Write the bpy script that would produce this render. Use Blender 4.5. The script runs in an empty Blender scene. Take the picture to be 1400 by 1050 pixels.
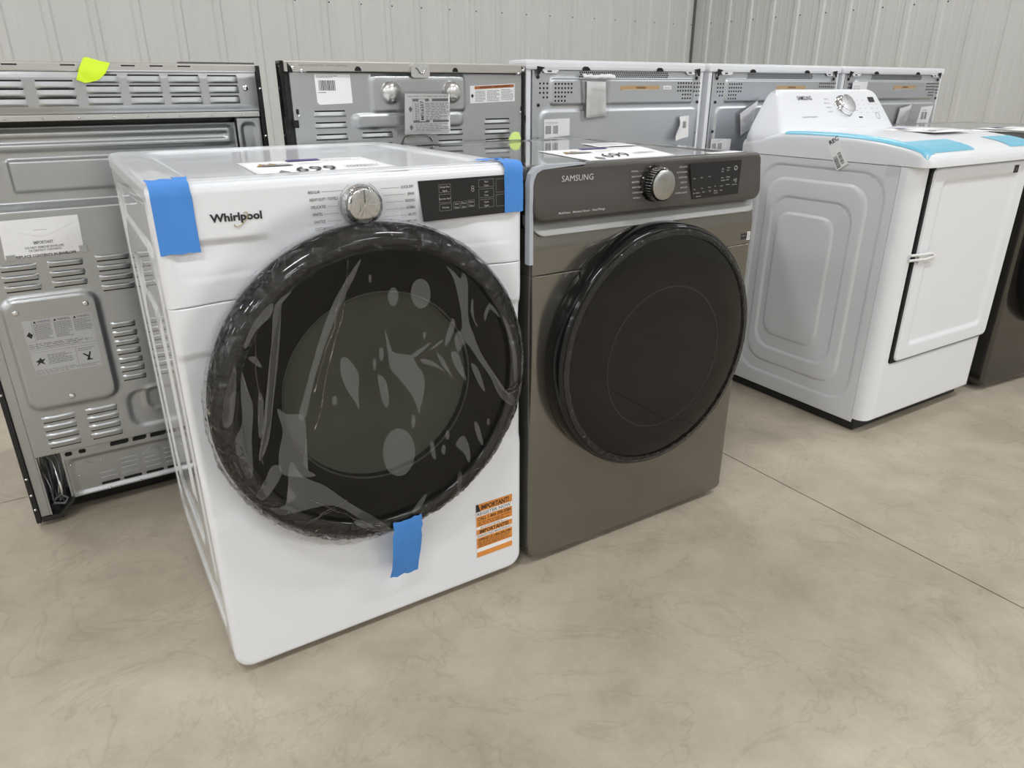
import bpy, bmesh, math, random
from mathutils import Matrix, Vector, noise
C = bpy.context.scene.collection
PI = math.pi
random.seed(7)

# ------------------------------------------------------------------ camera
cam_d = bpy.data.cameras.new('camera')
cam_d.sensor_width = 36.0
cam_d.lens = 36.0 * 971.92 / 1400.0
cam_d.clip_start = 0.05
cam_o = bpy.data.objects.new('camera', cam_d)
C.objects.link(cam_o)
cam_o.location = (0, 0, 1.1208)
PITCH, ROLL = 0.3948, -0.0019
cam_o.rotation_euler = (PI / 2 - PITCH, 0, 0)
cam_o.rotation_euler = (Matrix.Rotation(PI / 2 - PITCH, 3, 'X') @ Matrix.Rotation(ROLL, 3, 'Z')).to_euler()
bpy.context.scene.camera = cam_o

# ------------------------------------------------------------------ world, exposure
w = bpy.data.worlds.new('world')
bpy.context.scene.world = w
w.use_nodes = True
w.node_tree.nodes['Background'].inputs[0].default_value = (0.9, 0.95, 1.0, 1)
w.node_tree.nodes['Background'].inputs[1].default_value = 0.5
vs = bpy.context.scene.view_settings
vs.view_transform = 'Standard'
vs.look = 'None'
vs.exposure = 0.0
vs.gamma = 1.0
vs.use_curve_mapping = False
LIGHT_W = 62.0                      # watts of every ceiling strip
LIGHT_COL = (0.95, 0.972, 1.0)

# ------------------------------------------------------------------ room frame
CORNER = (2.2165, 9.6828)           # the wall corner seen behind the ranges
YB = 0.5886                         # direction of the back wall
YR = YB - PI / 2                    # direction of the right wall
LB, LR, HC = 20.0, 17.0, 4.9
def room_pt(s, t):                  # s metres left of the corner, t metres out of the back wall
    return (CORNER[0] - math.cos(YB) * s + math.cos(YR) * t,
            CORNER[1] - math.sin(YB) * s + math.sin(YR) * t)

LIGHT_SPOTS = [(s, t) for s in (0.9, 4.6, 8.3, 12.0, 15.7, 19.2) for t in (3.0, 7.6, 12.2, 16.2)]
for s, t in LIGHT_SPOTS:
    ld = bpy.data.lights.new('ceiling_strip_light', 'AREA')
    ld.shape = 'RECTANGLE'; ld.size = 1.2; ld.size_y = 0.28
    ld.energy = LIGHT_W; ld.color = LIGHT_COL
    lo = bpy.data.objects.new('ceiling_strip_light', ld)
    C.objects.link(lo)
    x, y = room_pt(s, t)
    lo.location = (x, y, HC - 0.33)
    lo.rotation_euler = (0, 0, YB)

# ------------------------------------------------------------------ materials
def nod(nt, typ, **kw):
    n = nt.nodes.new(typ)
    for k, v in kw.items():
        setattr(n, k, v)
    return n
def M(name, col, rough=0.5, metal=0.0, coat=0.0, spec=0.5, bump=None, var=None, aniso=0.0, tr=None, alpha=None, stretch=(1, 1, 1)):
    m = bpy.data.materials.new(name)
    m.use_nodes = True
    nt = m.node_tree
    b = nt.nodes['Principled BSDF']
    b.inputs['Base Color'].default_value = (*col, 1)
    b.inputs['Roughness'].default_value = rough
    b.inputs['Metallic'].default_value = metal
    b.inputs['Coat Weight'].default_value = coat
    b.inputs['Coat Roughness'].default_value = 0.04
    b.inputs['Specular IOR Level'].default_value = spec
    if aniso:
        b.inputs['Anisotropic'].default_value = aniso
        t = nod(nt, 'ShaderNodeTangent', direction_type='RADIAL', axis='Y')
        nt.links.new(t.outputs[0], b.inputs['Tangent'])
    tc = nod(nt, 'ShaderNodeTexCoord')
    mp = nod(nt, 'ShaderNodeMapping')
    mp.inputs['Scale'].default_value = stretch
    nt.links.new(tc.outputs['Object'], mp.inputs[0])
    if var:                                     # var = (scale, amount): gentle unevenness of the colour
        nz = nod(nt, 'ShaderNodeTexNoise')
        nz.inputs['Scale'].default_value = var[0]
        nz.inputs['Detail'].default_value = 5
        nt.links.new(mp.outputs[0], nz.inputs['Vector'])
        mr = nod(nt, 'ShaderNodeMapRange')
        mr.inputs['From Min'].default_value = 0.3; mr.inputs['From Max'].default_value = 0.7
        mr.inputs['To Min'].default_value = 1 - var[1]; mr.inputs['To Max'].default_value = 1 + var[1]
        nt.links.new(nz.outputs['Fac'], mr.inputs['Value'])
        vm = nod(nt, 'ShaderNodeVectorMath', operation='SCALE')
        vm.inputs[0].default_value = col
        nt.links.new(mr.outputs[0], vm.inputs['Scale'])
        nt.links.new(vm.outputs[0], b.inputs['Base Color'])
    if bump:                                    # bump = (scale, strength, distance)
        nz = nod(nt, 'ShaderNodeTexNoise')
        nz.inputs['Scale'].default_value = bump[0]
        nz.inputs['Detail'].default_value = 3
        nt.links.new(mp.outputs[0], nz.inputs['Vector'])
        bp = nod(nt, 'ShaderNodeBump')
        bp.inputs['Strength'].default_value = bump[1]
        bp.inputs['Distance'].default_value = bump[2]
        nt.links.new(nz.outputs['Fac'], bp.inputs['Height'])
        nt.links.new(bp.outputs[0], b.inputs['Normal'])
    return m

def film_mat(name, tint, gloss, rough, haze, bump):
    """thin clear plastic: see-through, a fresnel gloss and a little milky haze"""
    m = bpy.data.materials.new(name); m.use_nodes = True
    nt = m.node_tree; nt.nodes.clear()
    out = nod(nt, 'ShaderNodeOutputMaterial')
    tr = nod(nt, 'ShaderNodeBsdfTransparent'); tr.inputs[0].default_value = (*tint, 1)
    gl = nod(nt, 'ShaderNodeBsdfGlossy'); gl.inputs['Roughness'].default_value = rough
    df = nod(nt, 'ShaderNodeBsdfDiffuse'); df.inputs[0].default_value = (0.8, 0.8, 0.8, 1)
    fr = nod(nt, 'ShaderNodeFresnel'); fr.inputs[0].default_value = gloss
    m1 = nod(nt, 'ShaderNodeMixShader'); m1.inputs[0].default_value = haze
    m2 = nod(nt, 'ShaderNodeMixShader')
    nt.links.new(tr.outputs[0], m1.inputs[1]); nt.links.new(df.outputs[0], m1.inputs[2])
    nt.links.new(fr.outputs[0], m2.inputs[0])
    nt.links.new(m1.outputs[0], m2.inputs[1]); nt.links.new(gl.outputs[0], m2.inputs[2])
    if bump:
        tc = nod(nt, 'ShaderNodeTexCoord')
        nz = nod(nt, 'ShaderNodeTexNoise'); nz.inputs['Scale'].default_value = bump[0]; nz.inputs['Detail'].default_value = 2
        nz.inputs['Distortion'].default_value = 1.2
        bp = nod(nt, 'ShaderNodeBump'); bp.inputs['Strength'].default_value = bump[1]; bp.inputs['Distance'].default_value = bump[2]
        nt.links.new(tc.outputs['Object'], nz.inputs['Vector'])
        nt.links.new(nz.outputs['Fac'], bp.inputs['Height'])
        nt.links.new(bp.outputs[0], gl.inputs['Normal']); nt.links.new(bp.outputs[0], fr.inputs['Normal'])
    nt.links.new(m2.outputs[0], out.inputs[0])
    return m

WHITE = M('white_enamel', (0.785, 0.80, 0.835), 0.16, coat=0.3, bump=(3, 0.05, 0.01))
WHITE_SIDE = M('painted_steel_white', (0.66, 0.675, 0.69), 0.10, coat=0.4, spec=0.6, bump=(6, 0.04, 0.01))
WHITE_SATIN = M('painted_steel_shaded_white', (0.68, 0.695, 0.72), 0.30, coat=0.15, bump=(6, 0.05, 0.01))  # white steel greyed down: the dryer side's shade is in the colour
WHITE_PLASTIC = M('white_plastic', (0.785, 0.80, 0.835), 0.22, bump=(20, 0.03, 0.002))
GRAPH = M('graphite_metallic_paint', (0.205, 0.195, 0.172), 0.18, metal=0.8, coat=0.2, bump=(4, 0.03, 0.01))
GRAPH_DEEP = M('graphite_metallic_darker', (0.085, 0.078, 0.068), 0.18, metal=0.8, coat=0.2, bump=(4, 0.03, 0.01))  # darker variant of the graphite finish, for the right-edge dryer
GRAPH_MATT = M('graphite_satin_plastic', (0.075, 0.068, 0.062), 0.36, metal=0.2, bump=(60, 0.03, 0.001))
GRAPH_LIGHT = M('graphite_ledge_metal', (0.33, 0.33, 0.325), 0.5, metal=0.15, bump=(20, 0.03, 0.002))
GRAPH_TOP = M('graphite_gloss_top', (0.10, 0.098, 0.092), 0.07, metal=0.4, coat=0.8, bump=(3, 0.02, 0.01))
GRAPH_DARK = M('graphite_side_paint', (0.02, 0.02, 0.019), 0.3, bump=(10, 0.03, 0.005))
BLACK_GLOSS = M('black_gloss_plastic', (0.008, 0.008, 0.008), 0.07, spec=0.4, bump=(8, 0.02, 0.004))
BLACK = M('black_matt_metal', (0.012, 0.012, 0.013), 0.55, bump=(40, 0.1, 0.002))
DARKHOLE = M('dark_interior', (0.006, 0.006, 0.006), 0.8, bump=(30, 0.1, 0.002))
DOOR_BLACK = M('door_glass_black', (0.014, 0.014, 0.013), 0.045, spec=0.5, bump=(2, 0.015, 0.01))
DOOR_BLACK_FLAT = M('smoked_door_glass', (0.009, 0.0085, 0.007), 0.02, spec=0.28, bump=(1, 0.004, 0.01))
DRUM_GREY = M('drum_window_grey', (0.038, 0.038, 0.034), 0.35, spec=0.3, var=(6, 0.12))
GALV = M('galvanised_steel', (0.46, 0.475, 0.485), 0.33, metal=0.85, bump=(3, 0.06, 0.02), var=(2.5, 0.06))
GALV_B = M('galvanised_steel_blueish', (0.52, 0.54, 0.57), 0.36, metal=0.8, bump=(3, 0.06, 0.02), var=(2.5, 0.05))
GALV_RIM = M('galvanised_steel_bright', (0.66, 0.655, 0.645), 0.24, metal=0.9, bump=(4, 0.08, 0.02), var=(3, 0.06), stretch=(0.3, 1, 1))
CHROME = M('chrome', (0.75, 0.75, 0.76), 0.12, metal=1.0, bump=(30, 0.05, 0.001))
BRUSHED = M('brushed_knob_face', (0.62, 0.62, 0.61), 0.24, metal=1.0, aniso=0.85, bump=(200, 0.02, 0.0005))
BRASS = M('pale_gold_metal', (0.55, 0.45, 0.25), 0.3, metal=0.9, bump=(30, 0.05, 0.001))
BLUE_TAPE = M('blue_painters_tape', (0.06, 0.25, 0.68), 0.62, bump=(90, 0.35, 0.001), var=(12, 0.07))
BLUE_FILM = M('light_blue_film', (0.17, 0.50, 0.67), 0.35, bump=(20, 0.2, 0.003), var=(8, 0.04))
YELLOW = M('fluorescent_yellow_tape', (0.68, 0.93, 0.02), 0.5, bump=(30, 0.2, 0.002))
YELLOW_PALE = M('pale_green_tape', (0.62, 0.80, 0.22), 0.5, bump=(30, 0.2, 0.002))
PAPER = M('white_paper', (0.84, 0.84, 0.85), 0.7, bump=(40, 0.1, 0.001), var=(8, 0.02))
LABEL_GREY = M('silver_grey_label', (0.50, 0.505, 0.51), 0.5, metal=0.2, var=(8, 0.03))
INK = M('black_ink', (0.02, 0.02, 0.022), 0.6, var=(20, 0.1))
INK_GREY = M('grey_ink', (0.19, 0.19, 0.20), 0.6, var=(20, 0.1))
INK_LIGHT = M('pale_print', (0.55, 0.55, 0.55), 0.5, var=(20, 0.1))
INK_DIM = M('dim_print', (0.22, 0.22, 0.22), 0.5, var=(20, 0.1))
INK_NAVY = M('navy_print', (0.06, 0.05, 0.22), 0.5, var=(20, 0.1))
INK_GOLD = M('ochre_print', (0.38, 0.24, 0.08), 0.6, var=(20, 0.15))
ORANGE = M('orange_sticker', (0.72, 0.27, 0.05), 0.5, var=(10, 0.08))
RUST = M('orange_brown_print', (0.42, 0.13, 0.04), 0.5, var=(10, 0.1))
TAN = M('tan_print', (0.50, 0.33, 0.17), 0.5, var=(10, 0.1))
CORD = M('grey_cord_plastic', (0.09, 0.09, 0.095), 0.4, bump=(30, 0.1, 0.002))
EDGE_FILM = M('bluish_edge_guard', (0.42, 0.45, 0.50), 0.35, bump=(30, 0.1, 0.002))
FOAM = M('white_foam_strap', (0.75, 0.75, 0.75), 0.6, bump=(90, 0.3, 0.001))
PANEL_DARK = M('display_glass', (0.022, 0.022, 0.023), 0.10, spec=0.3, bump=(6, 0.08, 0.004))
FILM_RIM = film_mat('crumpled_clear_film', (0.985, 0.985, 0.985), 1.45, 0.05, 0.006, (42, 0.85, 0.011))
FILM_FLAT = film_mat('clear_film', (0.98, 0.98, 0.98), 1.20, 0.15, 0.004, None)
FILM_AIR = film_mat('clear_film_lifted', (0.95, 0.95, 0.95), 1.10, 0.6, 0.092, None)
POUCH = film_mat('clear_pouch', (0.985, 0.985, 0.985), 1.28, 0.10, 0.04, (22, 0.5, 0.008))
CLEAR_TAPE = film_mat('clear_tape', (0.99, 0.99, 0.99), 1.12, 0.4, 0.03, None)

# wall panels: pale grey painted steel
WALL = M('wall_panel_paint', (0.58, 0.583, 0.570), 0.42, bump=(1.2, 0.12, 0.03), var=(0.9, 0.03), stretch=(3, 3, 0.4))
CEIL = M('ceiling_white', (0.75, 0.75, 0.74), 0.7, var=(1, 0.04))
JOINT = M('joint_dark', (0.045, 0.04, 0.034), 0.9, var=(6, 0.2))
FIXTURE = M('fixture_white', (0.8, 0.8, 0.8), 0.5, bump=(20, 0.05, 0.001))

def concrete():
    m = bpy.data.materials.new('polished_concrete'); m.use_nodes = True
    nt = m.node_tree; b = nt.nodes['Principled BSDF']
    geo = nod(nt, 'ShaderNodeNewGeometry')
    def noise_n(scale, detail=5, rough=0.55, dist=0.0):
        n = nod(nt, 'ShaderNodeTexNoise')
        n.inputs['Scale'].default_value = scale; n.inputs['Detail'].default_value = detail
        n.inputs['Roughness'].default_value = rough; n.inputs['Distortion'].default_value = dist
        nt.links.new(geo.outputs['Position'], n.inputs['Vector']); return n
    n1 = noise_n(1.1, 6, 0.6, 0.4); n2 = noise_n(6.0, 6, 0.65); n3 = noise_n(70, 4, 0.7); n4 = noise_n(2.3, 4, 0.6, 1.8)
    def ramp(src, stops):
        r = nod(nt, 'ShaderNodeValToRGB'); e = r.color_ramp.elements
        e[0].position, e[0].color = stops[0][0], (*stops[0][1], 1)
        e[1].position, e[1].color = stops[-1][0], (*stops[-1][1], 1)
        for p, c in stops[1:-1]:
            k = e.new(p); k.color = (*c, 1)
        nt.links.new(src.outputs['Fac'], r.inputs[0]); return r
    r1 = ramp(n1, [(0.32, (0.382, 0.333, 0.262)), (0.5, (0.444, 0.387, 0.306)), (0.68, (0.508, 0.450, 0.362))])
    r2 = ramp(n2, [(0.34, (0.87, 0.865, 0.85)), (0.66, (1.08, 1.08, 1.08))])
    r3 = ramp(n3, [(0.3, (0.95, 0.95, 0.95)), (0.7, (1.03, 1.03, 1.03))])
    r4 = ramp(n4, [(0.485, (1, 1, 1)), (0.5, (0.72, 0.71, 0.69)), (0.515, (1, 1, 1))])   # faint hairlines
    def mul(a, c):
        x = nod(nt, 'ShaderNodeMix', data_type='RGBA', blend_type='MULTIPLY'); x.inputs[0].default_value = 1
        nt.links.new(a, x.inputs[6]); nt.links.new(c, x.inputs[7]); return x.outputs[2]
    col = mul(mul(r1.outputs[0], r2.outputs[0]), r3.outputs[0])
    x = nod(nt, 'ShaderNodeMix', data_type='RGBA', blend_type='MULTIPLY'); x.inputs[0].default_value = 0.35
    nt.links.new(col, x.inputs[6]); nt.links.new(r4.outputs[0], x.inputs[7])
    nt.links.new(x.outputs[2], b.inputs['Base Color'])
    mr = nod(nt, 'ShaderNodeMapRange'); mr.inputs['To Min'].default_value = 0.30; mr.inputs['To Max'].default_value = 0.55
    nt.links.new(n2.outputs['Fac'], mr.inputs['Value']); nt.links.new(mr.outputs[0], b.inputs['Roughness'])
    b.inputs['Specular IOR Level'].default_value = 0.35
    bp = nod(nt, 'ShaderNodeBump'); bp.inputs['Strength'].default_value = 0.06; bp.inputs['Distance'].default_value = 0.01
    nt.links.new(n2.outputs['Fac'], bp.inputs['Height']); nt.links.new(bp.outputs[0], b.inputs['Normal'])
    return m
CONCRETE = concrete()

# ------------------------------------------------------------------ mesh helpers
FR = lambda u, v, o: (u, -o, v)            # a front face: u right, v up, o towards the viewer
TOP = lambda u, v, o: (u, v, o)            # a top face
LEFT = lambda u, v, o: (-o, -u, v)         # a left side: u = -depth
def HOR(fr):                               # helper keeps lambdas tidy
    return fr

class MB:
    def __init__(s, fr=FR):
        s.v = []; s.f = []; s.mi = []; s.sm = []; s.fr = fr
    def P(s, u, v, o):
        s.v.append(s.fr(u, v, o)); return len(s.v) - 1
    def F(s, ids, mi=0, smooth=False):
        s.f.append(tuple(ids)); s.mi.append(mi); s.sm.append(smooth)
    def box(s, u0, u1, v0, v1, o0, o1, mi=0, b=0.0):
        if b > 0:
            bm = bmesh.new()
            bmesh.ops.create_cube(bm, size=1)
            for q in bm.verts:
                q.co = Vector(((q.co.x + .5) * (u1 - u0) + u0, (q.co.y + .5) * (v1 - v0) + v0, (q.co.z + .5) * (o1 - o0) + o0))
            bmesh.ops.bevel(bm, geom=list(bm.edges), offset=min(b, abs(u1-u0)*.49, abs(v1-v0)*.49, abs(o1-o0)*.49), segments=2, affect='EDGES', profile=0.6)
            n = len(s.v)
            bm.verts.index_update()
            for q in bm.verts: s.P(*q.co)
            for fc in bm.faces: s.F([n + q.index for q in fc.verts], mi, False)
            bm.free(); return s
        n = len(s.v)
        for o in (o0, o1):
            for (u, v) in ((u0, v0), (u1, v0), (u1, v1), (u0, v1)): s.P(u, v, o)
        for q in ((3, 2, 1, 0), (4, 5, 6, 7), (0, 1, 5, 4), (1, 2, 6, 5), (2, 3, 7, 6), (3, 0, 4, 7)):
            s.F([n + k for k in q], mi)
        return s
    def quad(s, u0, u1, v0, v1, o, mi=0):
        n = len(s.v)
        for (u, v) in ((u0, v0), (u1, v0), (u1, v1), (u0, v1)): s.P(u, v, o)
        s.F((n, n + 1, n + 2, n + 3), mi); return s
    def poly(s, pts, o0, o1, mi=0):
        n = len(s.v); k = len(pts)
        for (u, v) in pts: s.P(u, v, o0)
        for (u, v) in pts: s.P(u, v, o1)
        s.F([n + k + i for i in range(k)], mi)
        s.F([n + i for i in range(k)][::-1], mi)
        for i in range(k):
            j = (i + 1) % k
            s.F((n + i, n + j, n + k + j, n + k + i), mi)
        return s
    def lathe(s, cu, cv, prof, n=96, mi=0, cap0=False, cap1=False, wob=None):
        base = len(s.v)
        for k, (r, o) in enumerate(prof):
            for i in range(n):
                a = 2 * PI * i / n
                rr, oo = (r, o) if wob is None else wob(r, o, a, k)
                s.P(cu + rr * math.cos(a), cv + rr * math.sin(a), oo)
        for k in range(len(prof) - 1):
            for i in range(n):
                j = (i + 1) % n
                s.F((base + k * n + i, base + k * n + j, base + (k + 1) * n + j, base + (k + 1) * n + i), mi, True)
        if cap1: s.F([base + (len(prof) - 1) * n + i for i in range(n)], mi, True)
        if cap0: s.F([base + i for i in range(n)][::-1], mi, True)
        return s
    def tube(s, pts, r, n=8, mi=0, closed=False):
        base = len(s.v); k = len(pts)
        P3 = [Vector(p) for p in pts]
        for i, p in enumerate(P3):
            a = P3[(i - 1) % k] if (closed or i) else P3[0]
            b = P3[(i + 1) % k] if (closed or i < k - 1) else P3[-1]
            t = (b - a).normalized()
            up = Vector((0, 0, 1)) if abs(t.z) < .9 else Vector((0, 1, 0))
            x = t.cross(up).normalized(); y = t.cross(x)
            for j in range(n):
                q = p + (x * math.cos(2*PI*j/n) + y * math.sin(2*PI*j/n)) * r
                s.P(*q)
        for i in range(k if closed else k - 1):
            for j in range(n):
                a0 = base + i * n; b0 = base + ((i + 1) % k) * n; jj = (j + 1) % n
                s.F((a0 + j, a0 + jj, b0 + jj, b0 + j), mi, True)
        if not closed:
            s.F([base + j for j in range(n)], mi); s.F([base + (k-1)*n + j for j in range(n)][::-1], mi)
        return s
    def strip(s, prof, u0, u1, mi=0, ragged=0.0, seed=1, nu=6, thick=0.0):
        """a ribbon between u0 and u1 following prof = [(v, o), ...]; ends a bit torn"""
        rnd = random.Random(seed)
        base = len(s.v)
        A = [u0 + rnd.uniform(-ragged, ragged) for _ in prof]; B = [u1 + rnd.uniform(-ragged, ragged) for _ in prof]
        for k, (v, o) in enumerate(prof):
            for i in range(nu + 1):
                t = i / nu
                s.P(A[k] + (B[k] - A[k]) * t, v + (rnd.uniform(-ragged, ragged) if k in (0, len(prof)-1) else 0), o + rnd.uniform(0, thick))
        for k in range(len(prof) - 1):
            for i in range(nu):
                a = base + k * (nu + 1) + i
                s.F((a, a + 1, a + nu + 2, a + nu + 1), mi, True)
        return s
    def sheet(s, x0, x1, z0, z1, fn=None, r=(0, 0, 0, 0), er=0.01, back=0.03, nx=40, nz=40, mi=0, extra_u=(), extra_v=(), base=0.0, cap=False):
        """a formed panel: rounded outline (r = tl, tr, br, bl), rolled edge er, relief fn(x, z), skirt down to -back"""
        tl, tr, br, bl = r
        eT, eR, eB, eL = er if isinstance(er, (tuple, list)) else (er, er, er, er)
        er = max(eT, eR, eB, eL)
        def drop(d, e): return e - math.sqrt(max(e * e - (e - max(d, 0)) ** 2, 0)) if d < e else 0.0
        def axis(a, b, n, lo, hi, ex):
            xs = {a, b}
            m = max(lo, er) ; q = max(hi, er)
            for k in range(1, 9):
                t = 1 - math.cos(PI / 2 * k / 8)
                xs.add(a + m * t); xs.add(b - q * t)
                if er and m > er * 1.5: xs.add(a + er * t)
                if er and q > er * 1.5: xs.add(b - er * t)
            for k in range(n + 1): xs.add(a + m + (b - q - a - m) * k / n)
            for e in ex: xs.add(e)
            xs = sorted(xs); out = [xs[0]]
            for t in xs[1:]:
                if t - out[-1] > 2e-4: out.append(t)
            out[-1] = b
            return out
        U = axis(x0, x1, nx, 0, 0, extra_u)
        V = axis(z0, z1, nz, max(bl, br), max(tl, tr), extra_v)
        def inset(z, rb, rt):
            if rt and z > z1 - rt:
                d = z - (z1 - rt); return rt - math.sqrt(max(rt * rt - d * d, 0))
            if rb and z < z0 + rb:
                d = (z0 + rb) - z; return rb - math.sqrt(max(rb * rb - d * d, 0))
            return 0
        base0 = len(s.v); rows = []
        for z in V:
            il, ir = inset(z, bl, tl), inset(z, br, tr)
            row = []
            for u in U:
                t = (u - x0) / (x1 - x0)
                x = x0 + il + (x1 - ir - x0 - il) * t
                dp = max(drop(x - x0, eL) if il == 0 else 0, drop(x1 - x, eR) if ir == 0 else 0, drop(z1 - z, eT), drop(z - z0, eB))
                for (cr, cx, cz, sx, sz, e1, e2) in ((tl, x0 + tl, z1 - tl, -1, 1, eT, eL), (tr, x1 - tr, z1 - tr, 1, 1, eT, eR), (br, x1 - br, z0 + br, 1, -1, eB, eR), (bl, x0 + bl, z0 + bl, -1, -1, eB, eL)):
                    if cr > .003 and (x - cx) * sx > 0 and (z - cz) * sz > 0:
                        dp = drop(cr - math.hypot(x - cx, z - cz), (e1 + e2) / 2)
                o = base + (fn(x, z) if fn else 0) - dp
                row.append(s.P(x, z, o))
            rows.append(row)
        for a, b in zip(rows, rows[1:]):
            for i in range(len(a) - 1):
                s.F((a[i], a[i + 1], b[i + 1], b[i]), mi, True)
        loop = rows[0] + [q[-1] for q in rows[1:]] + rows[-1][::-1][1:] + [q[0] for q in rows[1:-1]][::-1]
        inv = [s.v[i] for i in loop]
        fo = s.fr(0, 0, 1); f0 = s.fr(0, 0, 0)
        dvec = [fo[k] - f0[k] for k in range(3)]
        off = sum(dvec)          # +-1 along one axis
        ax = max(range(3), key=lambda k: abs(dvec[k]))
        nl = []
        for p in inv:
            q = list(p); q[ax] = (-back) * dvec[ax]
            s.v.append(tuple(q)); nl.append(len(s.v) - 1)
        n = len(loop)
        for i in range(n):
            j = (i + 1) % n
            s.F((loop[j], loop[i], nl[i], nl[j]), mi, True)
        if cap: s.F(nl, mi)
        return s
    def words(s, u0, u1, v0, v1, n, th, mi=0, o=0.0, seed=3, fill=0.62):
        """rows of tiny print too small to read"""
        rnd = random.Random(seed)
        for k in range(n):
            v = v1 - (k + .5) * (v1 - v0) / n
            u = u0
            end = u1 - (u1 - u0) * rnd.choice((0, .05, .25))
            while u < end:
                wd = rnd.uniform(.05, .16) * (u1 - u0)
                s.quad(u, min(u + wd, end), v - th / 2, v + th / 2, o, mi)
                u += wd + .025 * (u1 - u0)
        return s
    def bars(s, u0, u1, v0, v1, o=0.0, mi=0, seed=2, n=26):
        rnd = random.Random(seed); u = u0
        p = (u1 - u0) / n
        while u < u1 - p:
            wd = rnd.choice((.35, .7, 1.0, 1.3)) * p
            s.quad(u, min(u + wd, u1), v0, v1, o, mi); u += wd + rnd.choice((.5, .8)) * p
        return s
    def build(s, name, mats, parent=None, loc=None, kind=None):
        me = bpy.data.meshes.new(name)
        me.from_pydata(s.v, [], s.f)
        for m in (mats if isinstance(mats, (list, tuple)) else [mats]): me.materials.append(m)
        me.polygons.foreach_set('material_index', s.mi)
        me.polygons.foreach_set('use_smooth', s.sm)
        me.update()
        o = bpy.data.objects.new(name, me); C.objects.link(o)
        if parent: o.parent = parent
        if loc: o.location = loc
        if kind: o['kind'] = kind
        return o

def thing(name, label, cat, loc=(0, 0, 0), rz=0.0, group=None):
    o = bpy.data.objects.new(name, None); C.objects.link(o)
    o.empty_display_size = 0.1
    o.location = loc; o.rotation_euler = (0, 0, rz)
    tag(o, label, cat, group)
    return o
def tag(o, label=None, cat=None, group=None):
    if label: o['label'] = label
    if cat: o['category'] = cat
    if group: o['group'] = group
    return o
def copy_tree(o, parent=None):
    c = o.copy(); C.objects.link(c)
    if parent: c.parent = parent
    for ch in list(o.children): copy_tree(ch, c)
    return c

_fonts = {}
def text(s, fr, u, v, o, parent, mat, w=None, h=None, name='lettering', bold=0.0, align='LEFT', shear=0.0, rot=0.0, ext=0.0002):
    """lettering as a mesh; w fixes the width, h the capital height; (u, v) is the left/centre of the base line"""
    cu = bpy.data.curves.new('t', 'FONT'); cu.body = s; cu.size = 1.0; cu.offset = bold
    cu.align_x = 'LEFT'; cu.shear = shear; cu.resolution_u = 2; cu.extrude = 0
    ob = bpy.data.objects.new('t', cu)
    C.objects.link(ob)
    dg = bpy.context.evaluated_depsgraph_get()
    me = bpy.data.meshes.new_from_object(ob.evaluated_get(dg))
    bpy.data.objects.remove(ob)
    if not me.vertices: return None
    xs = [p.co.x for p in me.vertices]; x0, x1 = min(xs), max(xs)
    sy = (h / 0.70) if h else (w / (x1 - x0))
    sx = (w / (x1 - x0)) if w else sy
    cr, sr = math.cos(rot), math.sin(rot)
    wid = (x1 - x0) * sx
    sh = {'LEFT': 0, 'CENTER': -wid / 2, 'RIGHT': -wid}[align]
    for p in me.vertices:
        a = (p.co.x - x0) * sx + sh; b = p.co.y * sy
        p.co = fr(u + a * cr - b * sr, v + a * sr + b * cr, o)
    me.materials.clear(); me.materials.append(mat)
    me.name = name
    q = bpy.data.objects.new(name, me); C.objects.link(q); q.parent = parent
    return q

def smooth(a, b, x):
    t = min(max((x - a) / (b - a), 0), 1); return t * t * (3 - 2 * t)
def sd_rrect(x, z, x0, x1, z0, z1, r):
    cx, cz = (x0 + x1) / 2, (z0 + z1) / 2
    qx, qz = abs(x - cx) - ((x1 - x0) / 2 - r), abs(z - cz) - ((z1 - z0) / 2 - r)
    return math.hypot(max(qx, 0), max(qz, 0)) + min(max(qx, qz), 0) - r
def at(o, u, d, z):                          # local point of a thing's Empty -> world (before parenting matters)
    c, s = math.cos(o.rotation_euler.z), math.sin(o.rotation_euler.z)
    return (o.location.x + c * u - s * d, o.location.y + s * u + c * d, z)

# ================================================================== THE SETTING
# floor: a slab bed and separately cast concrete bays with saw-cut joints between them
FY = 0.5689
cf, sf = math.cos(FY), math.sin(FY)
def fpt(u, v): return (u * cf - v * sf, u * sf + v * cf)
fb = MB(TOP)
bedpts = [room_pt(-.2, -.2), room_pt(LB + .2, -.2), room_pt(LB + .2, LR + .2), room_pt(-.2, LR + .2)]
n0 = len(fb.v)
for p in bedpts: fb.P(p[0], p[1], -0.012)
fb.F((0, 1, 2, 3))
for p in bedpts: fb.P(p[0], p[1], -0.25)
fb.F((7, 6, 5, 4))
for i in range(4): fb.F((i, i + 4, (i + 1) % 4 + 4, (i + 1) % 4))
floor = fb.build('floor', JOINT); floor['kind'] = 'structure'
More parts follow.
